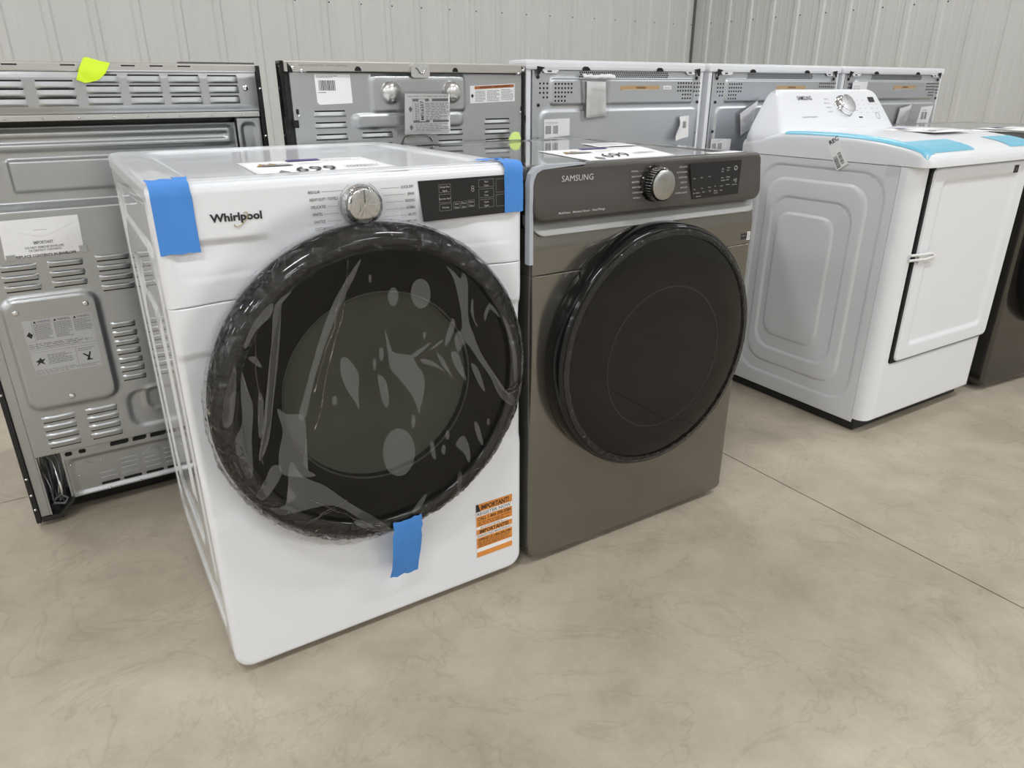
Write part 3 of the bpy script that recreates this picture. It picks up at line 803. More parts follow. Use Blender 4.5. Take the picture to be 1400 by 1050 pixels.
# ================================================================== GRAPHITE FRONT-LOAD DRYER
def graphite_dryer(loc, rz, label, near=True):
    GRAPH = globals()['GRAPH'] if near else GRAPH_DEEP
    G = thing('clothes_dryer', label, 'dryer', loc, rz)
    SF = lambda u, v, o: (u - .0176 * (u + .81), -o, 1.12 - (1.12 - v) * .9824)
    TZ = .972
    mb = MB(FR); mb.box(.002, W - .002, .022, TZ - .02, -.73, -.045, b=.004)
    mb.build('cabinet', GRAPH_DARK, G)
    for (x, y) in ((.06, .07), (.626, .07), (.06, .68), (.626, .68)):
        mb = MB(TOP); mb.lathe(x, y, [(.018, 0), (.020, .004), (.014, .012), (.014, .03)], 20, cap0=True)
        mb.build('foot', BLACK, G)
    mb = MB(TOP)
    mb.sheet(.001, W - .001, .012, .735, lambda x, y: -.003 * smooth(.006, -.006, sd_rrect(x, y, .05, .636, .06, .69, .03)), r=(.02, .02, .004, .004), er=.006, back=-(TZ - .025), nx=40, nz=40, base=TZ,
             extra_u=(.044, .048, .052, .056, .630, .634, .638, .642), extra_v=(.054, .058, .062, .066, .684, .688, .692, .696))
    mb.build('top_panel', GRAPH_TOP, G)
    cx, cz, R = .343, .535, .300
    def bulge(x): return .022 * (1 - ((x - W / 2) / (W / 2)) ** 4) + .004
    # control fascia
    mb = MB(FR)
    mb.sheet(.004, W - .004, .862, TZ + .001, lambda x, z: .010 * smooth(.97, .87, z), r=(.018, .018, .026, .026), er=.008, back=.03, nx=60, nz=30, base=.012)
    mb.build('control_fascia', GRAPH_MATT, G)
    # bright sloping ledge below it
    mb = MB(FR)
    mb.sheet(.006, W - .006, .832, .874, lambda x, z: .026 * min(max((.866 - z) / .032, 0), 1), r=(0, 0, .030, .030), er=(.001, .003, .004, .003), back=.03, nx=60, nz=24, base=-.008, extra_v=(.838, .842, .846, .85, .854, .858))
    mb.build('handle_ledge', GRAPH_LIGHT, G)
    mb = MB(FR)
    mb.sheet(.003, W - .003, .7497, .846, lambda x, z: 0.006 * smooth(.846, .80, z) + .006 * smooth(.36, .305, math.hypot(x - cx, z - cz)) * 0, er=(.003, .012, .0015, .012), r=(0, 0, 0, 0), back=.045, nx=60, nz=30, base=.006)
    mb.build('upper_front_panel', GRAPH, G)
    mb = MB(FR)
    mb.sheet(.003, W - .003, .020, .7485, None, er=(.0015, .014, .008, .014), r=(0, 0, .022, .030), back=.045, nx=60, nz=60, base=.012)
    mb.build('front_panel', GRAPH, G)
    mb = MB(FR); mb.box(.02, W - .02, .03, .86, -.045, -.004); mb.build('front_frame', GRAPH_DARK, G)
    # door
    d = MB(FR); d.lathe(cx, cz, [(.290, .002), (.300, .008), (.303, .02), (.302, .050), (.300, .0605), (.2965, .0665), (.2925, .0685), (.291, .068)], 128)
    d.build('door_ring', BLACK_GLOSS, G)
    d = MB(FR); d.lathe(cx, cz, [(.2915, .0675), (.288, .069), (.20, .0695), (.001, .0697)], 128, cap1=True)
    dg = d.build('door_glass', DOOR_BLACK_FLAT, G)
    d = MB(FR); d.lathe(cx + .01, cz - .02, [(.175, .0699), (.177, .0700), (.179, .0699)], 96)
    d.build('window_outline', M('window_outline_dim', (.012, .014, .013), .2, var=(5, .05)), G)
    if near:
        def wb(r, o, a, k):
            e = noise.noise(Vector((math.cos(a) * 48, math.sin(a) * 48, k * .9)))
            e2 = noise.noise(Vector((math.cos(a) * 15, math.sin(a) * 15, 3 + k * .5)))
            return r + .0015 * e + .001 * e2, o + .0016 * e + .001
        d = MB(FR); d.lathe(cx, cz, [(.2905, .0702), (.2875, .0715), (.284, .0718), (.280, .0715), (.277, .0712)], 420, wob=wb)
        f_ = d.build('film_edge', film_mat('shrunk_clear_film', (.98, .98, .98), 1.4, .08, .01, (70, .9, .006)), G)
        tag(f_, 'narrow band of crinkled clear film around the door glass')
    # knob
    b = MB(FR); r = .036
    b.lathe(0, 0, [(r * 1.12, .0), (r * 1.12, .003), (r, .005), (r * .985, .010), (r * .985, .028), (r * .96, .033), (r * .90, .034)], 72)
    kb = b.build('dial_knob', BLACK_GLOSS, G, FR(.325, .922, .018))
    for k in range(30):
        pass
    n_ = MB(FR)
    for k in range(36):
        a = 2 * PI * k / 36; n0 = len(n_.v)
        for (rr, da, o) in ((r * .99, -.03, .010), (r * .99, .03, .010), (r * 1.02, .02, .012), (r * 1.02, -.02, .012), (r * .985, -.03, .031), (r * .985, .03, .031), (r * 1.01, .02, .029), (r * 1.01, -.02, .029)):
            n_.P(rr * math.cos(a + da), rr * math.sin(a + da), o)
        for q in ((0, 1, 2, 3), (3, 2, 6, 7), (4, 7, 6, 5), (0, 3, 7, 4), (1, 5, 6, 2)): n_.F([n0 + t for t in q])
    n_.build('knurling', CHROME, kb)
    f = MB(FR); f.lathe(0, 0, [(r * .905, .034), (r * .87, .0352), (r * .4, .0348), (.001, .0346)], 72, cap1=True)
    f.build('knob_face', M('brushed_dark_steel', (.42, .42, .41), .22, metal=1.0, aniso=.85), kb)
    # display
    mb = MB(SF); mb.poly([(.449, .957), (.466, .875), (.622, .877), (.622, .957)], .021, .0232)
    dp = mb.build('display_panel', PANEL_DARK, G)
    o = .0236
    for (x, z, s_, h) in ((.463, .921, 'Delay', .0026), (.487, .922, 'High', .0026), (.512, .923, 'Sensor', .0026), (.468, .896, 'Dry', .0026), (.491, .897, 'Time', .0026), (.515, .898, 'Temp', .0026), (.536, .899, 'Set', .0026),
                       (.467, .887, 'Low  Medium', .0028), (.497, .888, 'Heat', .003), (.518, .889, 'High', .003), (.536, .888, 'Smart', .0035), (.536, .883, 'Control', .0030), (.478, .879, 'Bluetooth', .0026), (.556, .888, 'Cycle', .0028),
                       (.556, .938, 'Eco', .0034), (.556, .932, 'Dry', .0034), (.573, .940, 'Steam', .0034), (.573, .934, 'Care', .0034), (.556, .917, 'Anti', .0034), (.556, .911, 'Wrinkle', .003), (.574, .918, 'Mixed', .0034), (.574, .912, 'Load', .0034), (.557, .898, 'Rack', .003), (.575, .900, 'Wrinkle', .003), (.596, .899, 'Start/Pause', .0028)):
        text(s_, SF, x, z, o, dp, INK_LIGHT, h=h)
    text('O', SF, .598, .934, o, dp, INK_LIGHT, h=.011)
    text('>||', SF, .600, .907, o, dp, INK_LIGHT, h=.008)
    text('SAMSUNG', SF, .086, .9385, .0195, G, INK_LIGHT, w=.083, h=.0125, name='logo', bold=.0)
    text('MultiSteam   Moisture Sensor   SmartThings', SF, .078, .8725, .0225, G, INK_LIGHT, w=.124, h=.0045, bold=.012)
    for k, s_ in enumerate(['NORMAL', 'HEAVY DUTY', 'BEDDING', 'PERM PRESS', 'DENIM/SWEATS', 'WRINKLE']):
        z = .9475 - k * .0117
        t_ = text(s_, SF, .272 + k * .0018, z, .0222, G, INK_LIGHT, h=.0036)
        mb = MB(SF); xe = (max(q.co.x for q in t_.data.vertices) + .0143) / .9824; mb.quad(xe + .003, .328 - (abs(k - 2.5) < 2) * .004, z + .0012, z + .0017, .0218); mb.build('guide_line', INK_DIM, G)
    text('Steam Sanitize+', SF, .284, .877, .0222, G, M('teal_print', (.10, .17, .18), .5, var=(20, .1)), h=.0034)
    for k, s_ in enumerate(['DELICATES', 'ACTIVE WEAR', 'QUICK DRY', 'TIME DRY', 'AIR FLUFF', 'DOWNLOADED']):
        z = .949 - k * .0117
        t_ = text(s_, SF, .4415 + k * .0014, z, .0222, G, INK_LIGHT, h=.0036, align='RIGHT')
    return G
SD = graphite_dryer((.0333, 1.4904, 0), .5525, 'graphite grey front-load clothes dryer with a black round door, right of the white one')
# things only this one wears: edge guard, door sticker
mb = MB(FR); pts = []
prof_e = [(.79, -.004), (.93, -.002)]
n = 0
mb.poly([(-.004, .775), (.006, .775), (.0045, .935), (.0065, .948), (.013, .961), (.026, .9675), (.10, .9715), (.135, .9732), (.135, .9762), (.03, .9762), (.012, .972), (.000, .960), (-.004, .942)], -.004, .0130)
mb.build('edge_guard', EDGE_FILM, SD)
mb = MB(FR); mb.box(.640, .661, .762, .777, .0120, .0126); sk = mb.build('door_sticker', INK, SD)
mb = MB(FR); mb.box(.661, .672, .759, .780, .0120, .0128); q = mb.build('sticker_tag', PAPER, sk)
mb = MB(FR); mb.words(.6625, .6705, .761, .778, 6, .0014, o=.0130, seed=3); mb.build('small_print', INK, sk)
text('DryCare', FR, .642, .770, .0129, sk, INK_LIGHT, h=.0025)

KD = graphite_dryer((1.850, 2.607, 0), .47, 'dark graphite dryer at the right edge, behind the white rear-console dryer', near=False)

# ================================================================== WHITE DRYER WITH REAR CONSOLE
DD = thing('clothes_dryer', 'white clothes dryer with a raised rear console, square door and light blue film strips', 'dryer', (1.187, 2.2494, 0), 0.5515)
LOOPS = ((.038, .525, .095, .869, .085, -.007), (.092, .490, .140, .825, .075, .007), (.136, .455, .198, .762, .065, -.007), (.197, .428, .250, .708, .05, .007))
def dside(u, v):
    y = -u; h = 0
    for (a, b, z0, z1, r, hh) in LOOPS: h += hh * smooth(.007, -.007, sd_rrect(y, v, a, b, z0, z1, r))
    return h
eu = [-(q + d) for L in LOOPS for q in L[:2] for d in (-.007, -.0035, 0, .0035, .007)]
ev = [q + d for L in LOOPS for q in L[2:4] for d in (-.007, -.0035, 0, .0035, .007)] + [.069, .075, .081]
mb = MB(LEFT)
mb.sheet(-.620, -.001, .036, .897, dside, er=.003, back=.004, nx=60, nz=80, extra_u=eu, extra_v=ev)
mb.build('side_panel', WHITE_SATIN, DD)
mb = MB(FR); mb.box(.006, .676, .04, .893, -.620, -.004); mb.build('cabinet', WHITE_SATIN, DD)
mb = MB(FR); mb.box(.012, .665, .004, .058, -.605, .004, b=.003); mb.build('base_plinth', BLACK, DD)
for (x, y) in ((.06, .03), (.61, .03), (.06, .58), (.61, .58)):
    mb = MB(TOP); mb.lathe(x, y, [(.02, 0), (.022, .003), (.018, .010)], 20, cap0=True, cap1=True); mb.build('foot', BLACK, DD)
# front panel wraps around with large corner radii
def dfront(x, z):
    g = smooth(.004, -.004, sd_rrect(x, z, .064, .662, .254, .960, .022))
    return .004 - .014 * g
mb = MB(FR)
mb.sheet(-.001, .677, .052, .8965, dfront, r=(0, 0, 0, 0), er=(.001, .046, .010, .046), back=.0, nx=80, nz=60, base=.048,
         extra_u=(.054, .057, .060, .063, .066, .656, .659, .662, .665, .668), extra_v=(.246, .249, .252, .255, .258))
# flatten the big roll on the horizontal edges: rebuild heights there
mb.build('front_panel', WHITE, DD)
mb = MB(FR); mb.box(.072, .660, .2585, .8990, .030, .0545); mb.build('door_gasket', DARKHOLE, DD)
def ddoor(x, z):
    return -.007 * smooth(.010, -.010, sd_rrect(x, z, .142, .590, .318, .850, .022))
mb = MB(FR)
mb.sheet(.084, .660, .262, .8925, ddoor, r=(.020, .020, .022, .024), er=.008, back=-.0545, nx=50, nz=60, base=.062,
         extra_u=(.132, .137, .142, .147, .152, .58, .585, .59, .595, .60), extra_v=(.308, .313, .318, .323, .328, .84, .845, .85, .855, .86))
mb.build('door', WHITE_PLASTIC, DD)
mb = MB(FR); mb.box(.556, .584, .853, .878, .0615, .0628); sk = mb.build('door_sticker', INK, DD)
mb = MB(FR); mb.box(.586, .600, .855, .874, .0615, .0626); q = mb.build('sticker_tag', PAPER, sk)
text('AI', FR, .563, .860, .0632, sk, INK_DIM, h=.010)
mb = MB(FR)
for (z, s_) in ((.628, 0), (.612, 1)):
    pts = [(.046, z, .055), (.062, z, .058), (.080, z + .001, .066), (.12, z, .0695), (.150, z - .001 + .004 * s_, .0685), (.172, .617, .0675)]
    mb.tube(pts, .0048, 6)
mb.strip([(.600, .0665), (.635, .0665)], .086, .19, nu=6, ragged=.003, seed=4)
bd = mb.build('door_strap', FOAM, DD); tag(bd, 'white foam strap taped across the door gap')
# deck (top) as a loft along the depth
YZ = [(-.086, .9005), (-.0855, .910), (-.083, .920), (-.076, .932), (-.062, .943), (-.045, .950), (-.02, .9565), (.02, .9635), (.06, .969), (.10, .9735), (.16, .978), (.25, .981), (.35, .981), (.44, .979), (.50, .970), (.56, .955), (.621, .946)]
def zdeck(y):
    for (a, za), (b, zb) in zip(YZ, YZ[1:]):
        if y <= b: return za + (zb - za) * max(0, (y - a)) / (b - a)
    return YZ[-1][1]
def deck_inset(y): return 0 if y > -.046 else .040 - math.sqrt(max(.040 ** 2 - (-.046 - y) ** 2, 0))
def deck_sec(y, z):
    i = deck_inset(y); er = min(.022, max(z - .8985, .001)); x0, x1 = -.003 + i, .679 - i
    h = [(x0, .8985), (x0, .8985 + (z - er - .8985) * .5)]
    for k in range(7):
        a = PI / 2 * k / 6; h.append((x0 + er * (1 - math.cos(a)), z - er + er * math.sin(a)))
    for k in range(1, 10): h.append((x0 + er + (x1 - x0 - 2 * er) * k / 10, z + .0015 * math.sin(PI * k / 10)))
    for k in range(7):
        a = PI / 2 * (1 - k / 6); h.append((x1 - er * (1 - math.cos(a)), z - er + er * math.sin(a)))
    h += [(x1, .8985 + (z - er - .8985) * .5), (x1, .8985)]; return h
mb = MB(TOP); ys = []
for (a, _), (b, _) in zip(YZ, YZ[1:]):
    for k in range(3): ys.append(a + (b - a) * k / 3)
ys.append(YZ[-1][0]); S0 = None
for y in ys:
    for (x, z) in deck_sec(y, zdeck(y)): mb.P(x, y, z)
n = len(deck_sec(0, .96))
for i in range(len(ys) - 1):
    for j in range(n - 1): mb.F((i*n+j, i*n+j+1, (i+1)*n+j+1, (i+1)*n+j)[::-1], 0, True)
for i in (0, len(ys) - 1):
    q0 = len(mb.v)
    for p in mb.v[i*n:(i+1)*n]: mb.v.append(p)
    mb.F(list(range(q0, q0 + n)) if i == 0 else list(range(q0, q0 + n))[::-1], 0)
q0 = len(mb.v)
for i in range(len(ys)): mb.v.append(mb.v[i*n]); mb.v.append(mb.v[i*n+n-1])
for i in range(len(ys) - 1): mb.F((q0+2*i, q0+2*i+1, q0+2*i+3, q0+2*i+2), 0)
mb.build('top_deck', WHITE_PLASTIC, DD)
# seam shadow strip between deck and side
# console
def cy(z): return .445 + .115 * min(max((z - .950) / .16, -.2), 1.05)
def ring(z, inset=0.0):
    t = min(max((z - .955) / .158, 0), 1)
    yf = cy(z) + inset
    xc = -.001 + .088 * t ** 1.15 + inset; xr = xc + .012 * t
    L = [(xr + .01, .618 - inset), (xr, .608 - inset), ((xr + xc) / 2, .60 - (.6 - yf) * .4)]
    a0 = Vector((xc + .001, yf + .018)); a1 = Vector((xc, yf)); a2 = Vector((xc + .018, yf))
    for k in range(9):
        s_ = k / 8; p = a0 * (1 - s_) ** 2 + a1 * 2 * s_ * (1 - s_) + a2 * s_ ** 2
        L.append((p.x, p.y))
    M_ = [(.676 - x + .062 * t, y) for x, y in L[::-1]]
    mid = [(L[-1][0] + (M_[0][0] - L[-1][0]) * k / 6, yf) for k in range(1, 6)]
    return L + mid + M_
mb = MB(TOP); levels = [(.925, 0), (.950, 0), (.965, 0), (1.0, 0), (1.04, 0), (1.07, 0), (1.090, 0), (1.098, .001), (1.104, .0035), (1.109, .008), (1.1118, .014), (1.113, .022)]
for z, i_ in levels:
    for (x, y) in ring(z, i_): mb.P(x, y, z)
n = len(ring(1.0))
for a in range(len(levels) - 1):
    for j in range(n):
        k = (j + 1) % n; mb.F((a*n+j, a*n+k, (a+1)*n+k, (a+1)*n+j), 0, True)
mb.F([(len(levels)-1)*n + j for j in range(n)], 0, True)
con = mb.build('console', WHITE_PLASTIC, DD)
CON = lambda u, v, o: (u, cy(v) - o, v)
text('SAMSUNG', CON, .162, 1.0775, .0022, con, INK, w=.080, h=.0135, name='logo', bold=.006)
text('MULTI-STEAM  SENSOR DRY', CON, .150, 1.018, .0012, con, INK_GREY, w=.086, h=.0050)
kb = MB(FR); kb.lathe(0, 0, [(.045, 0), (.045, .003), (.041, .005), (.039, .020), (.037, .024), (.0355, .0245)], 64)
kd = kb.build('dial_knob', CHROME, con, CON(.412, 1.0525, 0)); kd.rotation_euler = (-math.atan2(.115, .16), 0, 0)
kf = MB(FR); kf.lathe(0, 0, [(.036, .0245), (.03, .0255), (.001, .025)], 64, cap1=True); kf.build('knob_face', M('brushed_grey_steel', (.40, .40, .41), .38, metal=.9, bump=(200, .02, .0005)), kd)
kf = MB(FR); kf.box(-.0015, .0015, .012, .032, .025, .0262); kf.build('pointer', INK_DIM, kd)
kf = MB(FR)
for k in range(24):
    a = math.radians(75 + k * 8.5); b_ = a + math.radians(8.5); n0 = len(kf.v)
    for (r, t) in ((.0415, a), (.0450, a), (.0450, b_), (.0415, b_)): kf.P(r * math.cos(t), r * math.sin(t), .0062)
    kf.F((n0, n0+1, n0+2, n0+3))
kf.build('dial_scale', INK_GREY, kd)
mb = MB(CON); mb.box(.582, .618, 1.0665, 1.0850, -.001, .0014); mb.build('display_window', INK, con)
for k in range(4):
    text(['NORMAL', 'HEAVY DUTY', 'PERM PRESS', 'DELICATES'][k], CON, .336, 1.078 - k * .0145, .0012, con, INK_GREY, h=.0040, align='RIGHT')
    text(['TIME DRY', 'QUICK DRY', 'AIR FLUFF', 'WRINKLE'][k], CON, .464, 1.080 - k * .0145, .0012, con, INK_GREY, h=.0040)
for i in range(4):
    for j in range(4):
        if i == 3 and j == 0: continue
        text(['Temp', 'Time', 'Level', 'Eco'][(i + j) % 4], CON, .500 + i * .037, 1.072 - j * .0145 + (0 if i < 3 else 0), .0012, con, INK_GREY, h=.0036)
mb = MB(CON); mb.box(.478, .500, 1.012, 1.0165, -.001, .0014); mb.build('button', INK, con)
mb = MB(CON); mb.lathe(.600, 1.018, [(.0105, .001), (.0115, .0014), (.0120, .001)], 24); mb.build('start_button', INK_DIM, con)
# light blue film strips follow the deck
def deck_patch(x0, x1, y0, y1, nm='blue_film', nx=10, ny=24, dz=.0009, slant=0.0, mat=None):
    m_ = MB(TOP); rnd = random.Random(int(x0 * 999))
    for j in range(ny + 1):
        for i in range(nx + 1):
            y = y0 + (y1 - y0) * j / ny
            x = x0 + (x1 - x0) * i / nx + slant * (j / ny)
            ins = deck_inset(y); xm = -.003 + ins
            x = max(x, xm + .0008); z = zdeck(y); d = x - xm
            er = .022
            if d < er: z -= er - math.sqrt(max(er * er - (er - d) ** 2, 0)) - .0004
            dd = .679 - ins - x
            if dd < er: z -= er - math.sqrt(max(er * er - (er - max(dd, 0)) ** 2, 0)) - .0004
            m_.P(x, y, z + .0015 * math.sin(PI * min(max(d / .68, 0), 1)) + dz)
    for j in range(ny):
        for i in range(nx): m_.F((j*(nx+1)+i, j*(nx+1)+i+1, (j+1)*(nx+1)+i+1, (j+1)*(nx+1)+i), 0, True)
    return m_.build(nm, mat or BLUE_FILM, DD)
tag(deck_patch(.0005, .036, -.072, .445, ny=50, nx=26), 'long light blue film strip along the left edge of the top')
tag(deck_patch(.034, .262, -.068, .028, dz=.0011, slant=-.004), 'light blue film strip on the front edge of the top')
tag(deck_patch(.475, .655, -.068, .028, dz=.0011, slant=-.004), 'light blue film patch at the right of the top front edge')
# clear tape over the seam, REC sticker on the side
mb = MB(LEFT); mb.quad(-.075 + .04, .052 - .10, .86, .905, .0045)
mb = MB(LEFT); mb.box(-.045, .0, .868, .9035, .0036, .0040); mb.build('clear_tape', CLEAR_TAPE, DD)
mb = MB(FR); mb.box(-.003, .06, .868, .9035, .0, .0585); 
mb = MB(LEFT)
ctr = (-.222, .918); cr2, sr2 = math.cos(-.98), math.sin(-.98)
def rot2(a, b): return (ctr[0] + a * cr2 - b * sr2, ctr[1] + a * sr2 + b * cr2)
LS = lambda u, v, o: LEFT(*rot2(u, v), o)
mb = MB(LS); mb.box(-.046, .046, -.0225, .0225, .0040, .0047); rs = mb.build('white_sticker', PAPER, DD)
tag(rs, 'small tilted white sticker printed REC')
mb = MB(LS); mb.bars(.002, .042, -.019, -.004, .0050, n=16).bars(-.002, .040, .000, .012, .0050, n=16, seed=5); mb.build('barcode', INK, rs)
text('REC', LS, -.040, -.012, .0050, rs, INK, h=.014, bold=.02, rot=PI/2)

# ================================================================== RANGES SEEN FROM BEHIND
_lv = {}
def louver_mesh(wd, h, opening, depth, mats):
    key = (round(wd, 3), round(h, 3), opening, depth)
    if key in _lv: return _lv[key]
    m_ = MB(FR); nx, nv = 10, 7
    for j in range(nv + 1):
        t = j / nv                                  # 0 at the closed edge, 1 at the open edge
        v = h * (t if opening == 'T' else 1 - t)
        for i in range(nx + 1):
            u = wd * i / nx
            e = min(1, min(i, nx - i) / 1.6)
            m_.P(u + (wd * .5 - u) * 0, v, depth * (smooth(0, .27, t) * (1 - .35 * max(0, t - .27) / .73)) * math.sin(e * PI / 2) + .0003)
    for j in range(nv):
        for i in range(nx):
            q = (j*(nx+1)+i, j*(nx+1)+i+1, (j+1)*(nx+1)+i+1, (j+1)*(nx+1)+i)
            m_.F(q if opening == 'T' else q[::-1], 0, True)
    ve = h if opening == 'T' else 0; sg = 1 if opening == 'T' else -1
    s_ = .0036
    m_.quad(wd * .03, wd * .97, min(ve - sg * .0015, ve + sg * s_), max(ve - sg * .0015, ve + sg * s_), .0006, 1)
    o = m_.build('louver', mats); me = o.data; bpy.data.objects.remove(o)
    _lv[key] = me; return me
def louver(parent, u0, u1, v0, v1, opening='T', o=0.0, depth=.007, mats=None):
    me = louver_mesh(u1 - u0, v1 - v0, opening, depth, mats or (GALV, DARKHOLE))
    q = bpy.data.objects.new('louver', me); C.objects.link(q); q.parent = parent; q.location = FR(u0, v0, o); return q
def screw(parent, u, v, o, r=.006):
    m_ = MB(FR); m_.lathe(0, 0, [(r, 0), (r, .0015), (r * .7, .0035), (.0005, .004)], 16, cap1=True)
    return m_.build('screw', CHROME, parent, FR(u, v, o))

# ---------- first range: far left, galvanised back with many louvers
A = thing('kitchen_range', 'kitchen range at the far left seen from behind, louvered steel back and black edges', 'range', (-1.3081, 1.6594, 0), 0.57)
RW = .757
mb = MB(FR)
mb.box(.012, RW - .012, .215, .90, -.62, -.034).box(.10, .655, .05, .215, -.62, -.062).box(.012, RW - .012, .90, 1.150, -.075, -.046)
mb.build('oven_body', GRAPH_DARK, A)
for x0 in (0.0, RW - .012):
    mb = MB(FR); mb.box(x0, x0 + .012, .016, 1.176 if x0 else 1.160, -.09, .004, b=.002).box(x0, x0 + .012, .016, .905, -.63, -.09)
    sp = mb.build('side_panel', BLACK, A)
    for z in (.06, .105, .155, .40, .70, 1.0, 1.12):
        screw(sp, x0 + .006, z, .004, .004)
mb = MB(FR); mb.box(.0, RW, .900, .918, -.64, -.07, b=.004); mb.build('cooktop', BLACK_GLOSS, A)
for (x, y) in ((.05, -.04), (.70, -.04), (.05, -.58), (.70, -.58)):
    mb = MB(FR); mb.box(x - .014, x + .014, 0, .05, y - .014, y + .014, b=.003); mb.build('foot', BLACK, A)
# vent box at the top
mb = MB(FR)
mb.sheet(.014, .742, 1.064, 1.158, lambda x, z: .004 * smooth(.004, -.004, sd_rrect(x, z, .03, .728, 1.074, 1.152, .004)), er=.003, back=.045, nx=30, nz=16, base=.012)
vb = mb.build('vent_box', GALV, A)
mb = MB(FR); mb.box(.012, .745, 1.158, 1.179, -.05, .010, b=.004); rl = mb.build('top_rail', GALV_RIM, A)
m_ = MB(FR)
for u in (.06, .122, .185, .30, .365, .427, .490, .554): m_.box(u, u + .030, 1.1705, 1.1735, .0095, .0104)
m_.build('slot', DARKHOLE, rl)['kind'] = 'stuff'
mb = MB(FR); mb.box(.56, .745, 1.174, 1.183, -.03, .004, b=.002); mb.build('top_gasket', M('dark_felt_strip', (.10, .10, .10), .8, bump=(60, .5, .004)), A)
for (a, b) in ((.040, .118), (.140, .218), (.240, .320), (.3415, .4155), (.4335, .509), (.5245, .600), (.6175, .694)):
    for z in (1.149, 1.125, 1.100):
        if a < .33: z -= .013 if z > 1.14 else (.007 if z > 1.11 else .002)
        louver(vb, a, b, z - .016, z, 'T', o=.0165, depth=.0050)
screw(vb, .710, 1.122, .0155, .008)
mb = MB(FR); mb.box(.012, .742, 1.050, 1.064, -.03, .009, b=.002); mb.build('lip_strip', GALV_RIM, A)
for k in range(9): screw(A, .09 + k * .075, 1.056, .009, .0025)
# ribbed upper plate
def ribplate(x, z):
    h = 0
    h += .010 * smooth(.007, -.004, sd_rrect(x, z, .03, .663, .985, 1.026, .006))
    h -= .006 * smooth(.005, -.003, sd_rrect(x, z, .042, .652, 1.000, 1.012, .003))
    h += .009 * smooth(.005, -.005, sd_rrect(x, z, .148, .600, .890, .962, .005))
    h += .026 * smooth(.866, .845, z)
    return h
mb = MB(FR); mb.sheet(.014, .676, .843, 1.037, ribplate, er=.002, back=.004, nx=40, nz=90, base=-.026,
    extra_u=(.143, .146, .148, .150, .153, .595, .598, .600, .602, .605, .65, .655, .66, .665))
mb.build('ribbed_plate', GALV, A)
mb = MB(FR); mb.sheet(.680, .743, .86, 1.048, lambda x, z: -.005 * smooth(.006, -.004, sd_rrect(x, z, .693, .728, .88, 1.032, .012)), er=.003, back=.02, nx=20, nz=40, base=.0)
mb.build('corner_flange', GALV, A)
# main plate
def mainplate(x, z):
    h = .0
    h += .010 * smooth(.010, -.006, sd_rrect(x, z, .060, .262, .343, .636, .03)) 
    h -= .005 * smooth(.006, -.006, sd_rrect(x, z, .283, .475, .236, .340, .03)) 
    h += .003 * (1 - smooth(.003, .006, abs(sd_rrect(x, z, .328, .43, .277, .345, .02))))
    return h
mb = MB(FR)
mb.sheet(.036, .721, .207, .846, mainplate, er=.002, back=.014, nx=90, nz=110, base=.0, extra_v=(.34, .345, .63, .635, .64), extra_u=(.055, .06, .065, .257, .262, .267))
mp_ = mb.build('back_plate', GALV, A)
for (a, b) in ((.013, .036), (.721, .744)):
    mb = MB(FR); mb.box(a, b, .03, .843, -.03, -.002, b=.002); mb.build('edge_flange', GALV, A)
for (a, b) in ((.076, .153), (.1765, .254)):
    for z in (.710, .684, .659): louver(mp_, a, b, z, z + .0135, 'B', depth=.0060)
for (a, b) in ((.282, .360), (.40, .478), (.50, .578), (.60, .678)):
    for z in (.712, .686, .660, .634): louver(mp_, a, b, z, z + .0135, 'B', depth=.0060)
for k in range(7): louver(mp_, .2825, .3415, .531 - k * .0252, .531 - k * .0252 + .0135, 'B', depth=.0042)
for k in range(7): louver(mp_, .60, .66, .531 - k * .0252, .531 - k * .0252 + .0135, 'B', depth=.0042)
for (a, b) in ((.0755, .152), (.177, .2535), (.52, .597), (.62, .697)):
    for k in range(4): louver(mp_, a, b, .3025 - k * .0248, .3025 - k * .0248 + .0150, 'B', depth=.0042)
for (u, v) in ((.084, .606), (.237, .608), (.157, .366)): screw(mp_, u, v, .0095, .0075)
# warning label
lb = MB(FR); lb.box(.091, .243, .437, .583, .0100, .0106)
lab = lb.build('warning_label', LABEL_GREY, mp_)
m_ = MB(FR)
m_.words(.113, .152, .530, .572, 13, .0014, o=.0109, seed=1).words(.157, .197, .530, .572, 13, .0014, o=.0109, seed=2).words(.201, .241, .540, .572, 10, .0014, o=.0109, seed=3)
m_.words(.093, .240, .508, .522, 3, .0014, o=.0109, seed=5, fill=.8).words(.126, .182, .462, .490, 7, .0016, o=.0109, seed=6).words(.093, .190, .439, .452, 3, .0012, o=.0109, seed=7).words(.194, .240, .440, .449, 2, .0014, o=.0109, seed=9).words(.196, .236, .484, .494, 2, .0016, o=.0109, seed=9)
m_.quad(.093, .110, .528, .5284, .0109).quad(.091, .243, .505, .5056, .0109).quad(.110, .1106, .505, .583, .0109).quad(.190, .1906, .437, .498, .0109).quad(.091, .243, .498, .4985, .0109)
for u in (.130, .152, .178, .204): 
    for k in range(14):
        a = 2*PI*k/14; b_ = 2*PI*(k+1)/14; n0 = len(m_.v)
        for (r, t) in ((.0085, a), (.0092, a), (.0092, b_), (.0085, b_)): m_.P(u + 10e-3 + r*math.cos(t), .5125 + r*.7*math.sin(t), .0109)
        m_.F((n0, n0+1, n0+2, n0+3))
m_.build('label_print', INK_GREY, lab)['kind'] = 'stuff'
for u in (.114, .158, .202):
    text('WARNING', FR, u + .008, .5745, .0110, lab, INK_GREY, w=.029, h=.0055, bold=.02)
    t3 = MB(FR); t3.poly([(u, .5742), (u + .007, .5742), (u + .0035, .5805)], .0106, .0110); t3.build('warning_sign', INK, lab)
